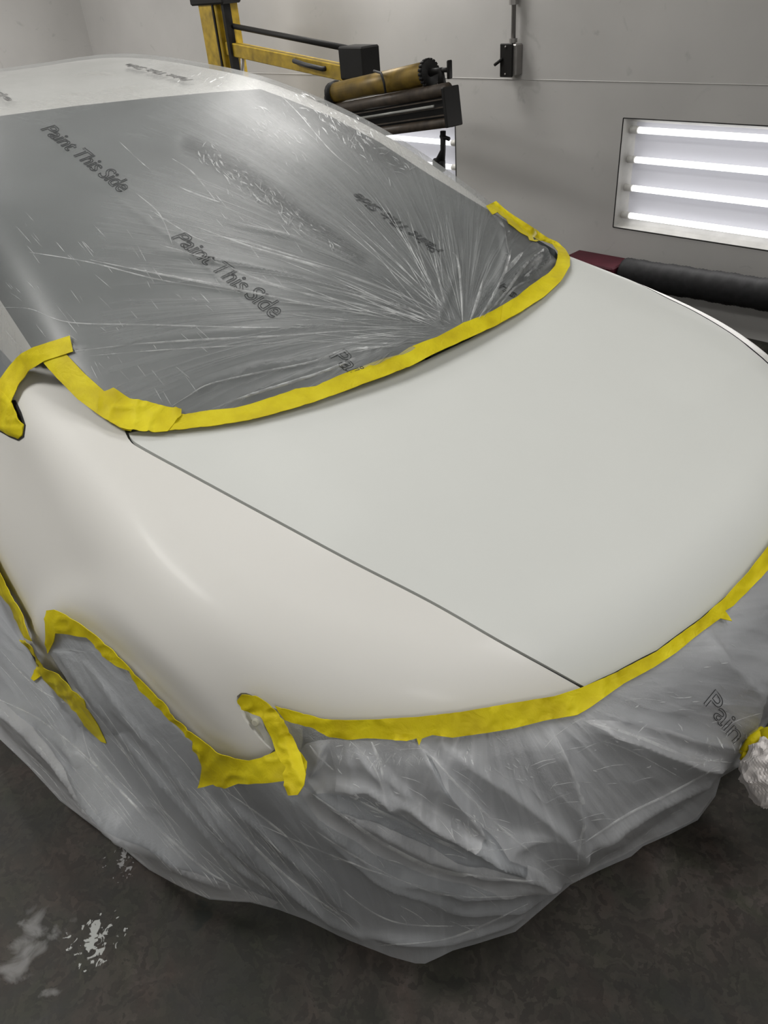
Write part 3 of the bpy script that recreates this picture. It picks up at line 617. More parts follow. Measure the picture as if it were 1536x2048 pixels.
# front edge
TF_UP = [(550, 1412), (595, 1424), (647, 1438), (693, 1440), (758, 1438), (836, 1434), (927, 1423), (1018, 1407), (1109, 1392), (1164, 1375), (1228, 1347), (1314, 1302), (1400, 1239), (1450, 1194), (1500, 1139), (1536, 1093), (1600, 1000), (1660, 890)]
TF_LO = [(1690, 930), (1620, 1050), (1536, 1140), (1500, 1178), (1466, 1212), (1450, 1222), (1464, 1242), (1440, 1237), (1400, 1266), (1351, 1306), (1305, 1336), (1246, 1368), (1182, 1414), (1155, 1430), (1091, 1441), (1027, 1457), (973, 1466), (904, 1475), (865, 1470), (844, 1477), (838, 1491), (833, 1476), (813, 1482), (742, 1476), (693, 1479), (660, 1474), (625, 1456), (569, 1440)]
tape(TF_UP+TF_LO, UF, .006, 'long yellow tape strip along the front edge below hood and fender', .003, 7)
tape([(93, 1221), (109, 1219), (132, 1230), (169, 1253), (200, 1278), (228, 1300), (255, 1330), (292, 1369), (324, 1401), (355, 1440), (387, 1469), (396, 1490), (387, 1501), (385, 1483), (355, 1453), (319, 1416), (278, 1380), (269, 1360), (260, 1341), (237, 1332), (214, 1319), (191, 1291), (173, 1275), (137, 1269), (112, 1266), (109, 1282), (96, 1307), (91, 1282), (91, 1237)], UF, .006, 'yellow tape strip curving around the wheel arch opening', .004, 5)
tape([(387, 1469), (433, 1501), (469, 1517), (497, 1521), (524, 1515), (549, 1503), (575, 1496), (602, 1505), (615, 1524), (613, 1546), (570, 1562), (524, 1567), (479, 1566), (451, 1575), (428, 1567), (397, 1574), (404, 1535), (400, 1515), (387, 1501)], UF, .007, 'wide yellow tape patch under the front tip of the fender', .005, 5)
tape([(476, 1400), (485, 1388), (511, 1391), (543, 1411), (569, 1440), (589, 1482), (602, 1508), (612, 1547), (608, 1570), (595, 1590), (576, 1591), (572, 1580), (568, 1547), (572, 1534), (559, 1518), (551, 1502), (543, 1476), (530, 1443), (520, 1433), (504, 1428), (485, 1417)], UF, .012, 'twisted yellow tape strip hanging down from the headlight opening', .005, 5,
     extra=lambda V, P: .022*np.clip((V[:, 1]-1440)/140, 0, 1)+.006*np.exp(-(segd(V, [(555, 1450), (585, 1520), (600, 1560)])[0]/9)**2)-.009*(V[:, 1] < 1436)*np.clip((1436-V[:, 1])/12, 0, 1))
tape([(0, 1143), (23, 1189), (46, 1232), (64, 1282), (50, 1275), (36, 1250), (18, 1209), (0, 1187), (-60, 1080), (-160, 920), (-160, 860), (-60, 1020)], UF, .006, 'thin yellow tape strip down the door edge at the left', .003, 5)
tape([(39, 1280), (52, 1280), (68, 1298), (75, 1319), (87, 1335), (118, 1348), (150, 1383), (169, 1396), (178, 1424), (196, 1451), (212, 1487), (201, 1483), (169, 1451), (155, 1424), (128, 1401), (100, 1373), (84, 1351), (68, 1362), (62, 1357), (73, 1337), (71, 1314), (55, 1296)], UF, .006, 'ragged yellow tape strip along the sill behind the front wheel', .005, 5)
# ------------------------------------------------------------------ PRINTED TEXT on film
def outline_text(txt, org, b, u0, u1, fn, off, parent, wpx=1.1, bend=None, clip=None):
    cu = bpy.data.curves.new('t', 'FONT'); cu.body = txt; cu.size = 1; cu.fill_mode = 'NONE'; cu.resolution_u = 4; cu.space_word = .75; cu.space_character = .96
    ob = bpy.data.objects.new('t', cu); COL.objects.link(ob); dg = bpy.context.evaluated_depsgraph_get(); me = bpy.data.meshes.new_from_object(ob.evaluated_get(dg))
    co = np.array([tuple(v.co)[:2] for v in me.vertices]); ed = [tuple(e.vertices) for e in me.edges]
    bpy.data.objects.remove(ob); bpy.data.curves.remove(cu); bpy.data.meshes.remove(me)
    adj = {}
    for a, c in ed: adj.setdefault(a, []).append(c); adj.setdefault(c, []).append(a)
    seen = set(); loops = []
    for s in adj:
        if s in seen: continue
        lp = [s]; seen.add(s); cur = s
        while True:
            nx = [q for q in adj[cur] if q not in seen]
            if not nx: break
            cur = nx[0]; seen.add(cur); lp.append(cur)
        if len(lp) > 2: loops.append(lp)
    w = co[:, 0].max(); hgt = .73
    org = np.array(org, float); b = np.array(b, float); u0 = np.array(u0, float); u1 = np.array(u1, float)
    V2 = []; Fc = []
    for lp in loops:
        L = co[lp]; s = L[:, 0:1]/w; t = L[:, 1:2]/hgt
        p = org+b*s+(u0*(1-s)+u1*s)*t
        keepm = None
        nrm = np.roll(p, -1, 0)-np.roll(p, 1, 0); nrm = np.stack([-nrm[:, 1], nrm[:, 0]], 1); nrm /= np.maximum(np.linalg.norm(nrm, axis=1), 1e-6)[:, None]
        k = len(V2); n = len(p)
        for i in range(n): V2.append(p[i]-nrm[i]*wpx/2); V2.append(p[i]+nrm[i]*wpx/2)
        for i in range(n):
            j = (i+1) % n; Fc.append((k+2*i, k+2*j, k+2*j+1, k+2*i+1))
    V2 = np.array(V2)
    if clip is not None:
        ok = clip(V2); Fc = [f for f in Fc if all(ok[list(f)])]
    return V2, Fc
def print_text(film_obj, fn, off, dispf, *a, **k):
    V2, Fc = outline_text(*a, fn, off, film_obj, **k)
    bvh(film_obj)
    D = rays(V2); P = []; ok = []
    for d in D:
        loc, nr, ix, ds = bvh(film_obj).ray_cast(Vector(CC), Vector(d))
        ok.append(loc is not None)
        if loc is None: P.append((0, 0, 0)); continue
        if nr.dot(Vector(d)) > 0: nr = -nr
        P.append(tuple(loc+nr*.0012))
    Fc = [f for f in Fc if all(ok[i] for i in f)]
    return link('printed_text', P, Fc, INK, film_obj, False)
wd = wind_disp
print_text(wf, H, .006, wd, 'Paint This Side', (79, 258), (160, 127), (30, -9), (32, -15), wpx=1.3)
print_text(wf, H, .006, wd, 'Paint This Side', (340, 474), (204, 163), (31, -11), (35, -22), wpx=1.4)
print_text(wf, H, .006, wd, 'Paint This Side', (889, 503), (-170, -115), (-25, 4), (-24, 2), wpx=.9)
print_text(wf, H, .006, wd, 'Pai', (655, 711), (42, 36), (33, -16), (36, -12))
print_text(wf, H, .006, wd, 'Paint This Side', (388, 160), (-128, -32), (-20, 3), (-18, 3), wpx=.6)
print_text(wf, H, .006, wd, 'Side', (-32, 172), (48, 31), (16, -3), (16, -4), wpx=.9)
print_text(wf, H, .006, wd, 'his', (992, 574), (34, 22), (16, -8), (14, -10), wpx=1.)
print_text(sk, F_, .0, skirt_disp, 'Pain', (1404, 1403), (62, 84), (25, -31), (28, -26), wpx=1.5)
# ------------------------------------------------------------------ ROOM
ang = math.atan2(-.096, -.995); WD = np.array([-.995, -.096, 0]); WD = WD/np.linalg.norm(WD); WN_ = np.array([WD[1], -WD[0], 0]); WN_ = -WN_ if WN_[1] < 0 else WN_
WO = np.array([0, 2.7, 0.])
def wp(s, z, o=0.): return WO+WD*s+np.array([0, 0, z])-WN_*o      # o = distance into the room
def wall_sz(px, py, o=0.):
    d = rays([(px, py)])[0]; t = (WN_@(WO-WN_*o-CC))/(WN_@d); p = CC+d*t
    return float((p-WO)@WD), float(p[2])
def wallmat(name, col):
    m, nt, b = newmat(name); L = nt.links; tc = nd(nt, 'ShaderNodeTexCoord')
    n = nd(nt, 'ShaderNodeTexNoise', Scale=1.6, Detail=7.); L.new(tc.outputs['Object'], n.inputs['Vector'])
    r = ramp(nt, n.outputs[0], [(.3, g4(tuple(c*.86 for c in col))), (.7, g4(col))])
    n2 = nd(nt, 'ShaderNodeTexNoise', Scale=9., Detail=8., Distortion=1.); L.new(tc.outputs['Object'], n2.inputs['Vector'])
    r2 = ramp(nt, n2.outputs[0], [(.2, g4(.7)), (.36, g4(1))])
    mx = nd(nt, 'ShaderNodeMixRGB', blend_type='MULTIPLY'); mx.inputs[0].default_value = .8; L.new(r.outputs[0], mx.inputs[1]); L.new(r2.outputs[0], mx.inputs[2])
    L.new(mx.outputs[0], b.inputs['Base Color']); b.inputs['Roughness'].default_value = .5
    bp = nd(nt, 'ShaderNodeBump', Strength=.15, Distance=.01); L.new(n.outputs[0], bp.inputs['Height']); L.new(bp.outputs[0], b.inputs['Normal']); return m
WALL = wallmat('booth_wall_paint', (.47, .46, .445))
BOXW = simple('white_fixture_enamel', (.62, .61, .58), .5)
TUBE = emis('fluorescent_tube', (1, 1, 1), 1.5)
s1, z1t = wall_sz(1247, 236); s1b, z1b = wall_sz(1220, 453); LBL = 1.32
s2, z2b = wall_sz(912, 340)
z1t = max(z1t, z1b+.4); z0b = z1b
boxes = [(s1-LBL, s1), (s2, s2+LBL), (s2+LBL+.55, s2+2*LBL+.55)]
ZT = 3.0; S0, S1 = -4.5, 7.15
mb = MB()
def quad(mb, a, b, c, d): mb.add([a, b, c, d], [(0, 1, 2, 3)])
cuts = [S0]+[v for bx in boxes for v in bx]+[S1]
def wq(sa, sb, za, zb): quad(mb, wp(sa, za), wp(sb, za), wp(sb, zb), wp(sa, zb))
wq(S0, S1, 0, z0b); wq(S0, S1, z1t, ZT)
for i in range(0, len(cuts), 2): wq(cuts[i], cuts[i+1], z0b, z1t)
# outer skin so it is a slab
quad(mb, wp(S0, 0, -.2), wp(S1, 0, -.2), wp(S1, ZT, -.2), wp(S0, ZT, -.2))
tag(mb.build('wall_right', WALL), kind='structure')
mb = MB(); sA, zA = wall_sz(936, 170); sB, zB = wall_sz(1530, 152); zz_ = (zA+zB)/2
mb.tube([wp(S0, zz_, .0005), wp(S1, zz_, .0005)], .0025, 6); tag(mb.build('trim_1', WALL), kind='structure')
def side_wall(name, a, b, mat=WALL, th=.1):
    a = np.array(a, float); b = np.array(b, float); d = (b-a)/np.linalg.norm(b-a); n = np.array([d[1], -d[0], 0])
    mb = MB(); mb.box((a+b)/2+np.array([0, 0, ZT/2])+n*th/2, (np.linalg.norm(b-a), th, ZT), (d, n, (0, 0, 1))); return tag(mb.build(name, mat), kind='structure')
RW = 5.6
cA = wp(S1, 0); cB = wp(S1, 0, RW); cC = wp(S0, 0, RW); cD = wp(S0, 0)
side_wall('wall_back', cB, cA); side_wall('wall_left', cC, cB); side_wall('wall_front', cD, cC)
# dark joint in the back corner
mb = MB(); mb.box(wp(S1-.008, ZT/2, .008), (.016, .016, ZT), (WD, WN_, (0, 0, 1))); tag(mb.build('trim_2', DARK), kind='structure')
m, nt, b = newmat('stained_concrete'); L = nt.links; tc = nd(nt, 'ShaderNodeTexCoord')
n = nd(nt, 'ShaderNodeTexNoise', Scale=3.4, Detail=10., Roughness=.68, Distortion=.5); L.new(tc.outputs['Object'], n.inputs['Vector'])
r = ramp(nt, n.outputs[0], [(.30, (.012, .0115, .010, 1)), (.45, (.027, .025, .019, 1)), (.58, (.052, .044, .037, 1)), (.75, (.105, .090, .082, 1))])
n2 = nd(nt, 'ShaderNodeTexNoise', Scale=5., Detail=6.); n2.inputs['Distortion'].default_value = 1.5; L.new(tc.outputs['Object'], n2.inputs['Vector'])
r2 = ramp(nt, n2.outputs[0], [(.3, (.75, .9, .7, 1)), (.5, (1, 1, 1, 1)), (.65, (1.0, .88, .86, 1))])
mx = nd(nt, 'ShaderNodeMixRGB', blend_type='MULTIPLY'); mx.inputs[0].default_value = .9; L.new(r.outputs[0], mx.inputs[1]); L.new(r2.outputs[0], mx.inputs[2])
vr = nd(nt, 'ShaderNodeTexVoronoi', Scale=34.); nw = nd(nt, 'ShaderNodeTexNoise', Scale=11., Detail=5.); L.new(tc.outputs['Object'], nw.inputs['Vector'])
mxv = nd(nt, 'ShaderNodeMixRGB', blend_type='ADD'); mxv.inputs[0].default_value = .35; L.new(tc.outputs['Object'], mxv.inputs[1]); L.new(nw.outputs[1], mxv.inputs[2]); L.new(mxv.outputs[0], vr.inputs['Vector'])
rv = ramp(nt, vr.outputs['Color'], [(.2, g4(.55)), (.8, g4(1.3))]); mx3 = nd(nt, 'ShaderNodeMixRGB', blend_type='MULTIPLY'); mx3.inputs[0].default_value = .7; L.new(mx.outputs[0], mx3.inputs[1]); L.new(rv.outputs[0], mx3.inputs[2])
last = mx3.outputs[0]
def splash(px, py, R, lo, hi, scale, col, strength, stretch=(1, 1, 1)):
    global last
    c = at(px, py, 2, 0.); vm = nd(nt, 'ShaderNodeVectorMath', operation='SUBTRACT'); vm.inputs[1].default_value = tuple(c); L.new(tc.outputs['Object'], vm.inputs[0])
    vs = nd(nt, 'ShaderNodeVectorMath', operation='MULTIPLY'); vs.inputs[1].default_value = stretch; L.new(vm.outputs[0], vs.inputs[0])
    ln = nd(nt, 'ShaderNodeVectorMath', operation='LENGTH'); L.new(vs.outputs[0], ln.inputs[0])
    mr = nd(nt, 'ShaderNodeMapRange'); mr.inputs[1].default_value = 0; mr.inputs[2].default_value = R; mr.inputs[3].default_value = .22; mr.inputs[4].default_value = -.25; L.new(ln.outputs['Value'], mr.inputs[0])
    ns = nd(nt, 'ShaderNodeTexNoise', Scale=scale, Detail=6., Distortion=.8); L.new(vs.outputs[0], ns.inputs['Vector'])
    ad = nd(nt, 'ShaderNodeMath', operation='ADD'); L.new(ns.outputs[0], ad.inputs[0]); L.new(mr.outputs[0], ad.inputs[1])
    rr = ramp(nt, ad.outputs[0], [(lo, g4(0)), (hi, g4(strength))])
    mm = nd(nt, 'ShaderNodeMixRGB'); L.new(rr.outputs[0], mm.inputs[0]); L.new(last, mm.inputs[1]); mm.inputs[2].default_value = g4(col); last = mm.outputs[0]
splash(70, 1895, .19, .57, .72, 13, (.34, .34, .34), .55, (1, 1, 1))
splash(190, 1880, .13, .63, .66, 52, (.6, .62, .6), .8)
splash(250, 1720, .12, .68, .71, 60, (.5, .5, .5), .6)
splash(410, 1830, .06, .52, .60, 18, (.012, .016, .012), .9)
L.new(last, b.inputs['Base Color'])
rr = ramp(nt, n.outputs[0], [(.3, g4(.5)), (.7, g4(.8))]); L.new(rr.outputs[0], b.inputs['Roughness'])
bp = nd(nt, 'ShaderNodeBump', Strength=.15, Distance=.001); L.new(vr.outputs['Distance'], bp.inputs['Height']); bq = nd(nt, 'ShaderNodeBump', Strength=.14, Distance=.004); L.new(n2.outputs[0], bq.inputs['Height']); L.new(bp.outputs[0], bq.inputs['Normal']); L.new(bq.outputs[0], b.inputs['Normal'])
FLOOR = m
mid = (cA+cB+cC+cD)/4
mb = MB(); mb.box(mid+np.array([0, 0, -.05]), (S1-S0+.2, RW+.4, .1), (WD, WN_, (0, 0, 1))); tag(mb.build('floor', FLOOR), kind='structure')
mb = MB(); mb.box(mid+np.array([0, 0, ZT+.05]), (S1-S0+.2, RW+.4, .1), (WD, WN_, (0, 0, 1))); tag(mb.build('ceiling', WALL), kind='structure')
# ------------------------------------------------------------------ wall light boxes
LBN = ['lit wall light box with four bright tubes to the right of the switch', 'lit wall light box partly hidden behind the heat lamp head', 'lit wall light box hidden behind the car roof']
def lightbox(sa, sb, label):
    e = empty('light_fixture', tuple(wp((sa+sb)/2, z0b)), label, 'light', 'fluorescent light boxes set in the wall')
    dp = .09; mb = MB(); i = .03
    A = [wp(sa, z0b), wp(sb, z0b), wp(sb, z1t), wp(sa, z1t)]; B = [wp(sa+i, z0b+i, -dp), wp(sb-i, z0b+i, -dp), wp(sb-i, z1t-i, -dp), wp(sa+i, z1t-i, -dp)]
    mb.add(A+B, [(0, 1, 5, 4), (1, 2, 6, 5), (2, 3, 7, 6), (3, 0, 4, 7)]); mb.build('housing', BOXW, e)
    mb = MB(); mb.add([p-WN_*0 for p in B], [(0, 1, 2, 3)]); mb.build('reflector', REFL, e)
    mb = MB()
    for (p, q) in ((0, 1), (1, 2), (2, 3), (3, 0)): mb.tube([A[p]-WN_*.001, A[q]-WN_*.001], .0028, 6)
    mb.build('frame', BLACKM, e)
    for k in range(4):
        z = z0b+.06+(z1t-z0b-.12)*k/3
        mb = MB(); mb.tube([wp(sa+.07, z, -.045), wp(sb-.07, z, -.045)], .016, 12); t = mb.build('tube', TUBE, e, True)
        for ss in (sa+.045, sb-.045):
            mb = MB(); mb.tube([wp(ss-.02, z, -.045), wp(ss+.02, z, -.045)], .019, 12); mb.build('socket', BOXW, t, True)
REFL = emis('reflector_added_glow', (.50, .50, .54), .22)  # tube light on the reflector is put in as its own emission
for bx, lb in zip(boxes, LBN): lightbox(bx[0], bx[1], lb)
# ------------------------------------------------------------------ switch box and conduit
so, zo = wall_sz(1030, 118)
e = empty('switch_box', tuple(wp(so, zo-.08)), 'dark metal switch box with side lever at the end of a wall conduit', 'switch')
sL, zT_ = wall_sz(1012, 92); sR, zBt = wall_sz(1050, 148)
mb = MB(); mb.box(wp(so-.01, zo, .03), (.085, .06, .15), (WD, WN_, (0, 0, 1)), .006); mb.build('housing', GREYM, e)
mb = MB(); mb.box(wp(so+.008, zo, .066), (.085, .012, .16), (WD, WN_, (0, 0, 1)), .004); mb.build('cover', BLACKM, e)
mb = MB(); mb.tube([wp(so+.03, zo+.01, .07), wp(so+.06, zo-.012, .085), wp(so+.075, zo-.02, .085)], .008, 8); mb.build('lever', BLACKM, e, True)
for dz in (-.065, .065):
    mb = MB(); mb.tube([wp(so+.01, zo+dz, .071), wp(so+.01, zo+dz, .076)], .005, 8); mb.build('screw', GREYM, e, True)
st, zt_ = wall_sz(1042, 10)
mb = MB(); mb.tube([wp(so-.008, zo+.07, .03), wp(so-.008, 2.95, .03)], .0125, 10)
o = mb.build('conduit', GREYM, None, True); tag(o, 'grey metal conduit running up the wall from the switch box', 'pipe')
for zc, r_, h_ in ((zo+.09, .022, .02), (zt_+.03, .026, .05)):
    mb = MB(); mb.tube([wp(so-.008, zc-h_/2, .03), wp(so-.008, zc+h_/2, .03)], r_, 6); mb.build('coupling', GREYM, o)
mb = MB(); mb.tube([wp(so-.008, zt_+.05, .03), wp(so+.0, zt_+.10, .03), wp(so+.03, zt_+.14, .03)], .016, 8); mb.build('elbow', GREYM, o, True)
# ------------------------------------------------------------------ air hose and red tray at the wall foot
pts = []; 
hs0, hz0 = wall_sz(1250, 545, .12); hs1, hz1 = wall_sz(1536, 590, .12)
r0 = .075
mb = MB(); P_ = []; R_ = []
hst = wall_sz(1200, 520, .1)[0]-.165
for i in range(260):
    t = i/259; s = hst+(hs1-1.6-hst)*t; zc = hz0+(hz1-hz0)*((s-hs0)/(hs1-hs0))
    zc = max(zc, r0+.005); P_.append(wp(s, zc+-.0*math.sin(t*23), .12)); R_.append(r0*(1+.035*(i % 2)+.02*math.sin(i*.7)+.02*math.sin(i*.23)))
mb.tube(P_, R_, 24)
tag(mb.build('ribbed_hose', simple('black_ribbed_plastic', (.012, .012, .013), .6, 0, .3, 40, 0, 0, .25), None, True), 'black ribbed air hose lying along the foot of the wall', 'hose')
rs, rz = wall_sz(1190, 512, .1)
mb = MB(); pA = [at(1140, 505, 1, 2.45), at(1175, 509, 1, 2.5), at(1258, 520, 1, 2.5), at(1232, 532, 1, 2.42), at(1200, 560, 1, 2.42)]
zr = float(np.mean([p[2] for p in pA[1:3]]))
c_ = wall_sz(1200, 520, .1)[0]
mb.box(wp(c_+.02, zr/2, .12), (.34, .2, zr), (WD, WN_, (0, 0, 1)), .008)
tag(mb.build('metal_box', REDM), 'dark red metal box against the wall at the hose end', 'box')
# ------------------------------------------------------------------ infrared lamp on yellow stand
YP = 1.75
def ip(px, py, y=YP): return at(px, py, 1, y)
e = empty('infrared_lamp', (ip(440, 100)[0], YP, 0), 'yellow wheeled paint curing lamp with black cassettes reaching over the car', 'lamp')
pc = ip(441, 70); px_ = pc[0]
wpost = np.linalg.norm(ip(470, 70)-ip(414, 70))
mb = MB(); mb.box((px_-.03*1, YP, 1.0), (wpost*.62, .10, 1.9), None, .006); mb.box((px_+wpost*.33, YP+.02, 1.0), (wpost*.30, .08, 1.9), None, .006); post = mb.build('post', YELM, e)
mb = MB(); mb.box((px_+wpost*.14, YP-.02, 1.0), (.018, .075, 1.88)); mb.box((px_+wpost*.46, YP-.025, 1.0), (.03, .05, 1.88)); mb.build('rail', BLACKM, e)
zt = ip(440, 8)[2]; mb = MB(); mb.box((px_, YP, zt+.06), (wpost*1.15, .14, .12), None, .01); mb.build('bracket', BLACKM, e)
mb = MB(); mb.box((px_, YP, .06), (.9, .10, .06), None, .01); mb.box((px_, YP+.02, .06), (.10, .7, .06), None, .01); mb.build('base', YELM, e)
for dx, dy in ((-.42, 0), (.42, 0), (0, .34), (0, -.3)):
    mb = MB(); mb.tube([(px_+dx, YP+dy-.015, .035), (px_+dx, YP+dy+.015, .035)], .035, 14); mb.build('caster', DARK, e, True)
a0 = ip(465, 52); a1 = ip(700, 98, 1.70)
mb = MB(); mb.tube([a0, a1], .016, 12); mb.build('gas_strut', BLACKM, e, True)
b0 = ip(463, 97); b1 = ip(722, 152, 1.70); d = (b1-b0)/np.linalg.norm(b1-b0); n_ = np.array([0, 1., 0]); w_ = np.cross(d, n_)
mb = MB(); mb.box((b0+b1)/2, (np.linalg.norm(b1-b0)+.05, .06, .075), (d, n_, w_), .004); arm = mb.build('arm', YELM, e)
h0, h1 = ip(588, 122, YP-.07), ip(645, 138, YP-.09)
mb = MB(); mb.tube([h0+(0, .03, 0), h0, (h0+h1)/2+np.array([0, -.01, 0]), h1, h1+(0, .03, 0)], .013, 8); mb.build('handle', DARK, arm, True)
j0 = ip(485, 112, YP-.02); mb = MB(); mb.tube([j0, ip(485, 175, YP-.02)], .012, 8); mb.build('cable', GREYM, e, True)
k = ip(719, 125, 1.68); wv = np.linalg.norm(ip(742, 125, 1.68)-ip(694, 125, 1.68)); hv = np.linalg.norm(ip(719, 155, 1.68)-ip(719, 88, 1.68))
mb = MB(); mb.box(k, (wv, .12, hv), None, .008); mb.build('joint_box', BLACKM, e)
YH = 1.6
hl, hr = ip(672, 186, YH), ip(858, 146, YH); dd = (hr-hl)/np.linalg.norm(hr-hl); rc = .5*np.linalg.norm(ip(760, 142, YH)-ip(766, 188, YH))
mb = MB(); mb.tube([hl, hr], rc, 24); mb.build('upper_cassette', simple('tarnished_yellow_metal', (.15, .095, .012), .45, .3, .45, 14), e, True)
mb = MB(); mb.tube([hl-dd*.05, hl-dd*.03, hl+dd*.01], [rc*.7, rc*1.12, rc*1.18], 16); mb.box(hl-dd*.03+np.array([0, 0, -.05]), (.05, .10, .10), None, .01); mb.build('end_cap', BLACKM, e, True)
mb = MB()
for i in range(20):
    a = 2*math.pi*i/20; q = np.cross(dd, (0, 1, 0)); v = q*math.cos(a)+np.array([0, 1., 0])*math.sin(a); mb.box(hr+v*rc*1.08, (.02, .012, .012), (dd, v, np.cross(dd, v)))
mb.tube([hr-dd*.01, hr+dd*.012], rc*1.08, 20); mb.build('end_gear', BLACKM, e, True)
q1, q2, q3, q4 = ip(664, 216, YH-.05), ip(890, 174, YH-.05), ip(896, 255, YH-.05), ip(745, 292, YH-.05)
ex = (q2-q1)/np.linalg.norm(q2-q1); ez = np.cross(ex, (0, 1, 0)); ez = ez if ez[2] > 0 else -ez
hh = abs((q2-q3)@ez); L_ = np.linalg.norm(q2-q1); cc_ = (q1+q2)/2-ez*hh/2
mb = MB(); mb.box(cc_+np.array([0, .05, 0]), (L_, .05, hh), (ex, (0, 1, 0), ez), .008); lc = mb.build('lower_cassette', BLACKM, e)
mb = MB(); mb.tube([q1+np.array([0, .02, -.01]), q2+np.array([0, .02, -.01])], .028, 14); mb.build('rolled_edge', BROWNM, lc, True)
mb = MB(); mb.tube([q1-ez*hh+np.array([0, .02, .02]), q2-ez*hh+np.array([0, .02, .02])], .022, 14); mb.build('rolled_edge', BROWNM, lc, True)
for i in range(3):
    mb = MB(); mb.box(cc_+ez*(hh*(.22-.2*i))+np.array([0, .018, 0]), (L_*.94, .012, hh*.035), (ex, (0, 1, 0), ez)); mb.build('reflector_slat', BROWNM, lc)
mb = MB(); mb.tube([cc_+ez*hh*.08-ex*L_*.36, cc_+ez*hh*.08+ex*L_*.40], .006, 10); mb.build('lamp_tube', simple('frosted_quartz', (.3, .3, .28), .3), lc, True)
mb = MB(); mb.box(q2-ez*hh/2+ex*.01+np.array([0, .02, 0]), (.02, .10, hh*1.0), (ex, (0, 1, 0), ez), .004); mb.build('end_plate', BLACKM, lc)
mb = MB(); u = ip(884, 172, YH); v = ip(882, 140, YH); mb.tube([hr+dd*.012, v, u], [.018, .014, .022], 10); mb.tube([v, ip(896, 140, YH)], .010, 8); mb.box(ip(899, 139, YH), (.012, .03, .075), None, .004); mb.build('tilt_bracket', BLACKM, e, True)
mb = MB(); u = ip(886, 262, YH); v = ip(886, 300, YH); w = ip(878, 330, YH); mb.tube([u, v, w], [.014, .013, .03], 10); mb.tube([ip(882, 272, YH), ip(898, 278, YH)], .010, 8); mb.box(w, (.07, .04, .06), None, .01); mb.build('lower_bracket', BLACKM, e, True)
mb = MB(); mb.tube([ip(748, 142, YH-.05), ip(762, 146, YH-.08), ip(768, 165, YH-.09), ip(771, 185, YH-.06)], .006, 8); mb.build('cord', DARK, e, True); mb = MB(); mb.tube([ip(899, 210, YH), ip(912, 227, YH)], .005, 8); mb.build('lever', DARK, e, True)
# ------------------------------------------------------------------ wrapped white part at right edge
ec = at(1555, 1545, 2, .32)
e = empty('wrapped_part', (ec[0], ec[1], 0), 'small stand-mounted part wrapped in crumpled white plastic beside the bumper', 'wrapped part')
V = []; Fc = []; nu, nv = 70, 48; pn = cast([(1536, 1500)], F_, 0)[0]
rb = np.linalg.norm(at(1555, 1640, 2, .32)-ec)*.62
for j in range(nv):
    ph = math.pi*(j+.02)/(nv-1+.04)
    for i in range(nu):
        th = 2*math.pi*i/nu; r = 1+.16*(ridge(np.array([th*2.2+50+ph]), np.array([ph*2.0]))[0]**2)+.12*ridge(np.array([math.cos(th)*3+9+ph*3]), np.array([math.sin(th)*3+ph*2]))[0]
        r *= (1-.18*(1-abs(math.sin(ph))))*rb; V.append((ec[0]+r*math.sin(ph)*math.cos(th)*.85, ec[1]+r*math.sin(ph)*math.sin(th)*.85, ec[2]+r*math.cos(ph)*1.05))
Fc = [(j*nu+i, (j+1)*nu+i, (j+1)*nu+(i+1) % nu, j*nu+(i+1) % nu) for j in range(nv-1) for i in range(nu)]
BAG = simple('crumpled_white_plastic', (.80, .76, .74), .4, 0, .05, 20, .5)
link('plastic_wrap', V, Fc, BAG, e, False)
mb = MB(); bx_, by_ = ec[0]+.10, ec[1]+.22; mb.tube([(bx_, by_, .02), (bx_, by_, ec[2]-.05), (ec[0], ec[1], ec[2])], .012, 10); mb.tube([(bx_, by_-.08, .015), (bx_, by_+.22, .015)], .014, 8); mb.tube([(bx_-.02, by_, .015), (bx_+.2, by_, .015)], .014, 8); mb.build('stand', BLACKM, e, True)
ta, tb, tm = at(1484, 1508, 2, .33), at(1530, 1462, 2, .37), at(1545, 1500, 2, .35)
mb = MB(); mb.tube([ta, (ta+tb)/2+np.array([0, 0, .01]), tb], [.008, .014, .012], 12); mb.tube([tb, ec+np.array([0, 0, rb*.6])], [.016, .03], 12); mb.tube([ta, ec], [.012, .03], 12)
mb.build('tape_wrap', TAPE, e, True)
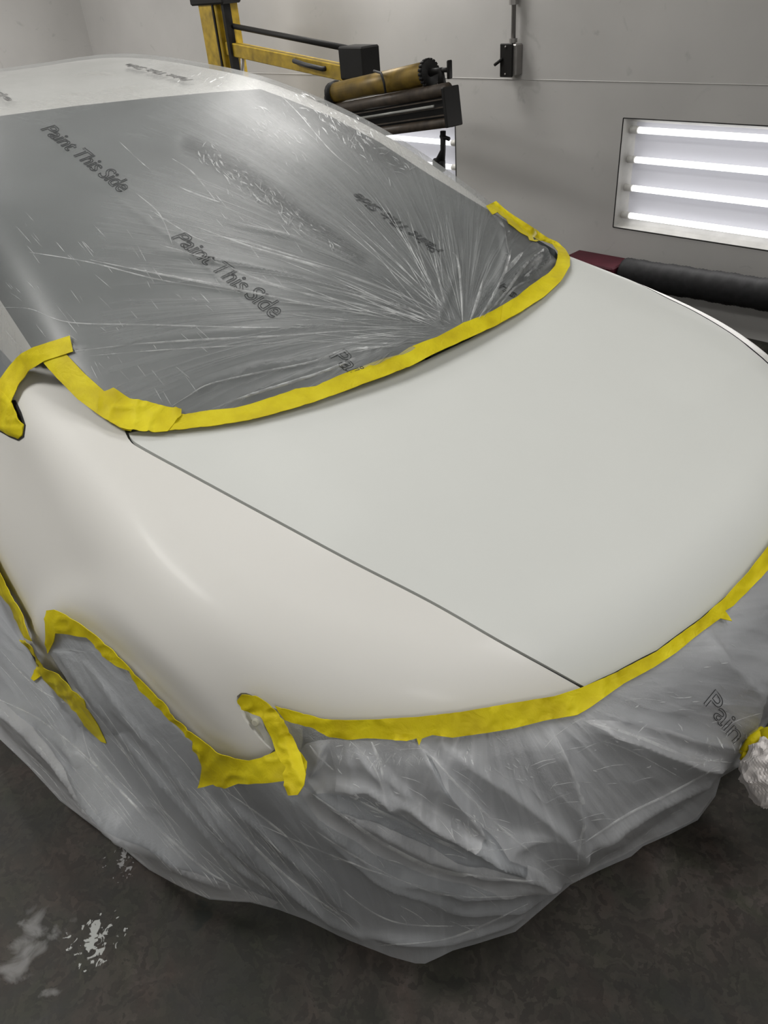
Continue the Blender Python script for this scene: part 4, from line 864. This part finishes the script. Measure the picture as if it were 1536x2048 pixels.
# ------------------------------------------------------------------ ceiling fixtures (outside the view) and lamps
def area(name, loc, rot, sx, sy, en, col=(1, .98, .95)):
    l = bpy.data.lights.new(name, 'AREA'); l.shape = 'RECTANGLE'; l.size = sx; l.size_y = sy; l.energy = en; l.color = col
    o = bpy.data.objects.new(name, l); COL.objects.link(o); o.location = loc; o.rotation_euler = rot; return o
az = math.atan2(WD[1], WD[0])
CEIL = [((-1.2, .3), 12), ((-1.2, -1.9), 34), ((1.6, .3), 24), ((2.9, -1.6), 22), ((-3.2, 1.85), 40), ((-5.4, -.2), 90)]  # unseen; rearmost and foremost added to brighten the back wall and film skirt
for (x, y), en in CEIL:
    e = empty('unseen_ceiling_light', (x, y, 2.93), 'unseen white ceiling fixture above the spray booth, placed for its light', 'light', 'ceiling lights above the frame')
    mb = MB(); mb.box((x, y, 2.96), (1.3, .5, .07), None, .01); mb.build('housing', BOXW, e)
    mb = MB(); mb.box((x, y, 2.92), (1.22, .42, .01)); mb.build('diffuser', emis('unseen_ceiling_diffuser', (1, .99, .96), 3), e)
    area('unseen_ceiling_lamp', (x, y, 2.90), (0, 0, 0), 1.2, .4, en)
# near-side wall lamps (behind the camera's left)
lw = wp(1.2, 1.3, RW-.06); o = area('wall_lamp', tuple(lw), (math.radians(90), 0, 0), 3.4, 1.3, 52)
o.rotation_euler = Vector(tuple(WN_)).to_track_quat('-Z', 'Y').to_euler()
lw = wp(-.75, .75, .03)
for bx in boxes[:1]+boxes[1:2]:
    o = area('light_box_lamp', tuple(wp((bx[0]+bx[1])/2, (z0b+z1t)/2, .01)), (0, 0, 0), LBL*.9, .45, 9)
    o.rotation_euler = Vector(tuple(-WN_)).to_track_quat('-Z', 'Y').to_euler()
w = bpy.data.worlds.new('World'); SC.world = w; w.use_nodes = True; w.node_tree.nodes['Background'].inputs[0].default_value = (.8, .85, .9, 1); w.node_tree.nodes['Background'].inputs[1].default_value = .3
SC.view_settings.view_transform = 'Standard'; SC.view_settings.look = 'None'; SC.view_settings.exposure = -.06
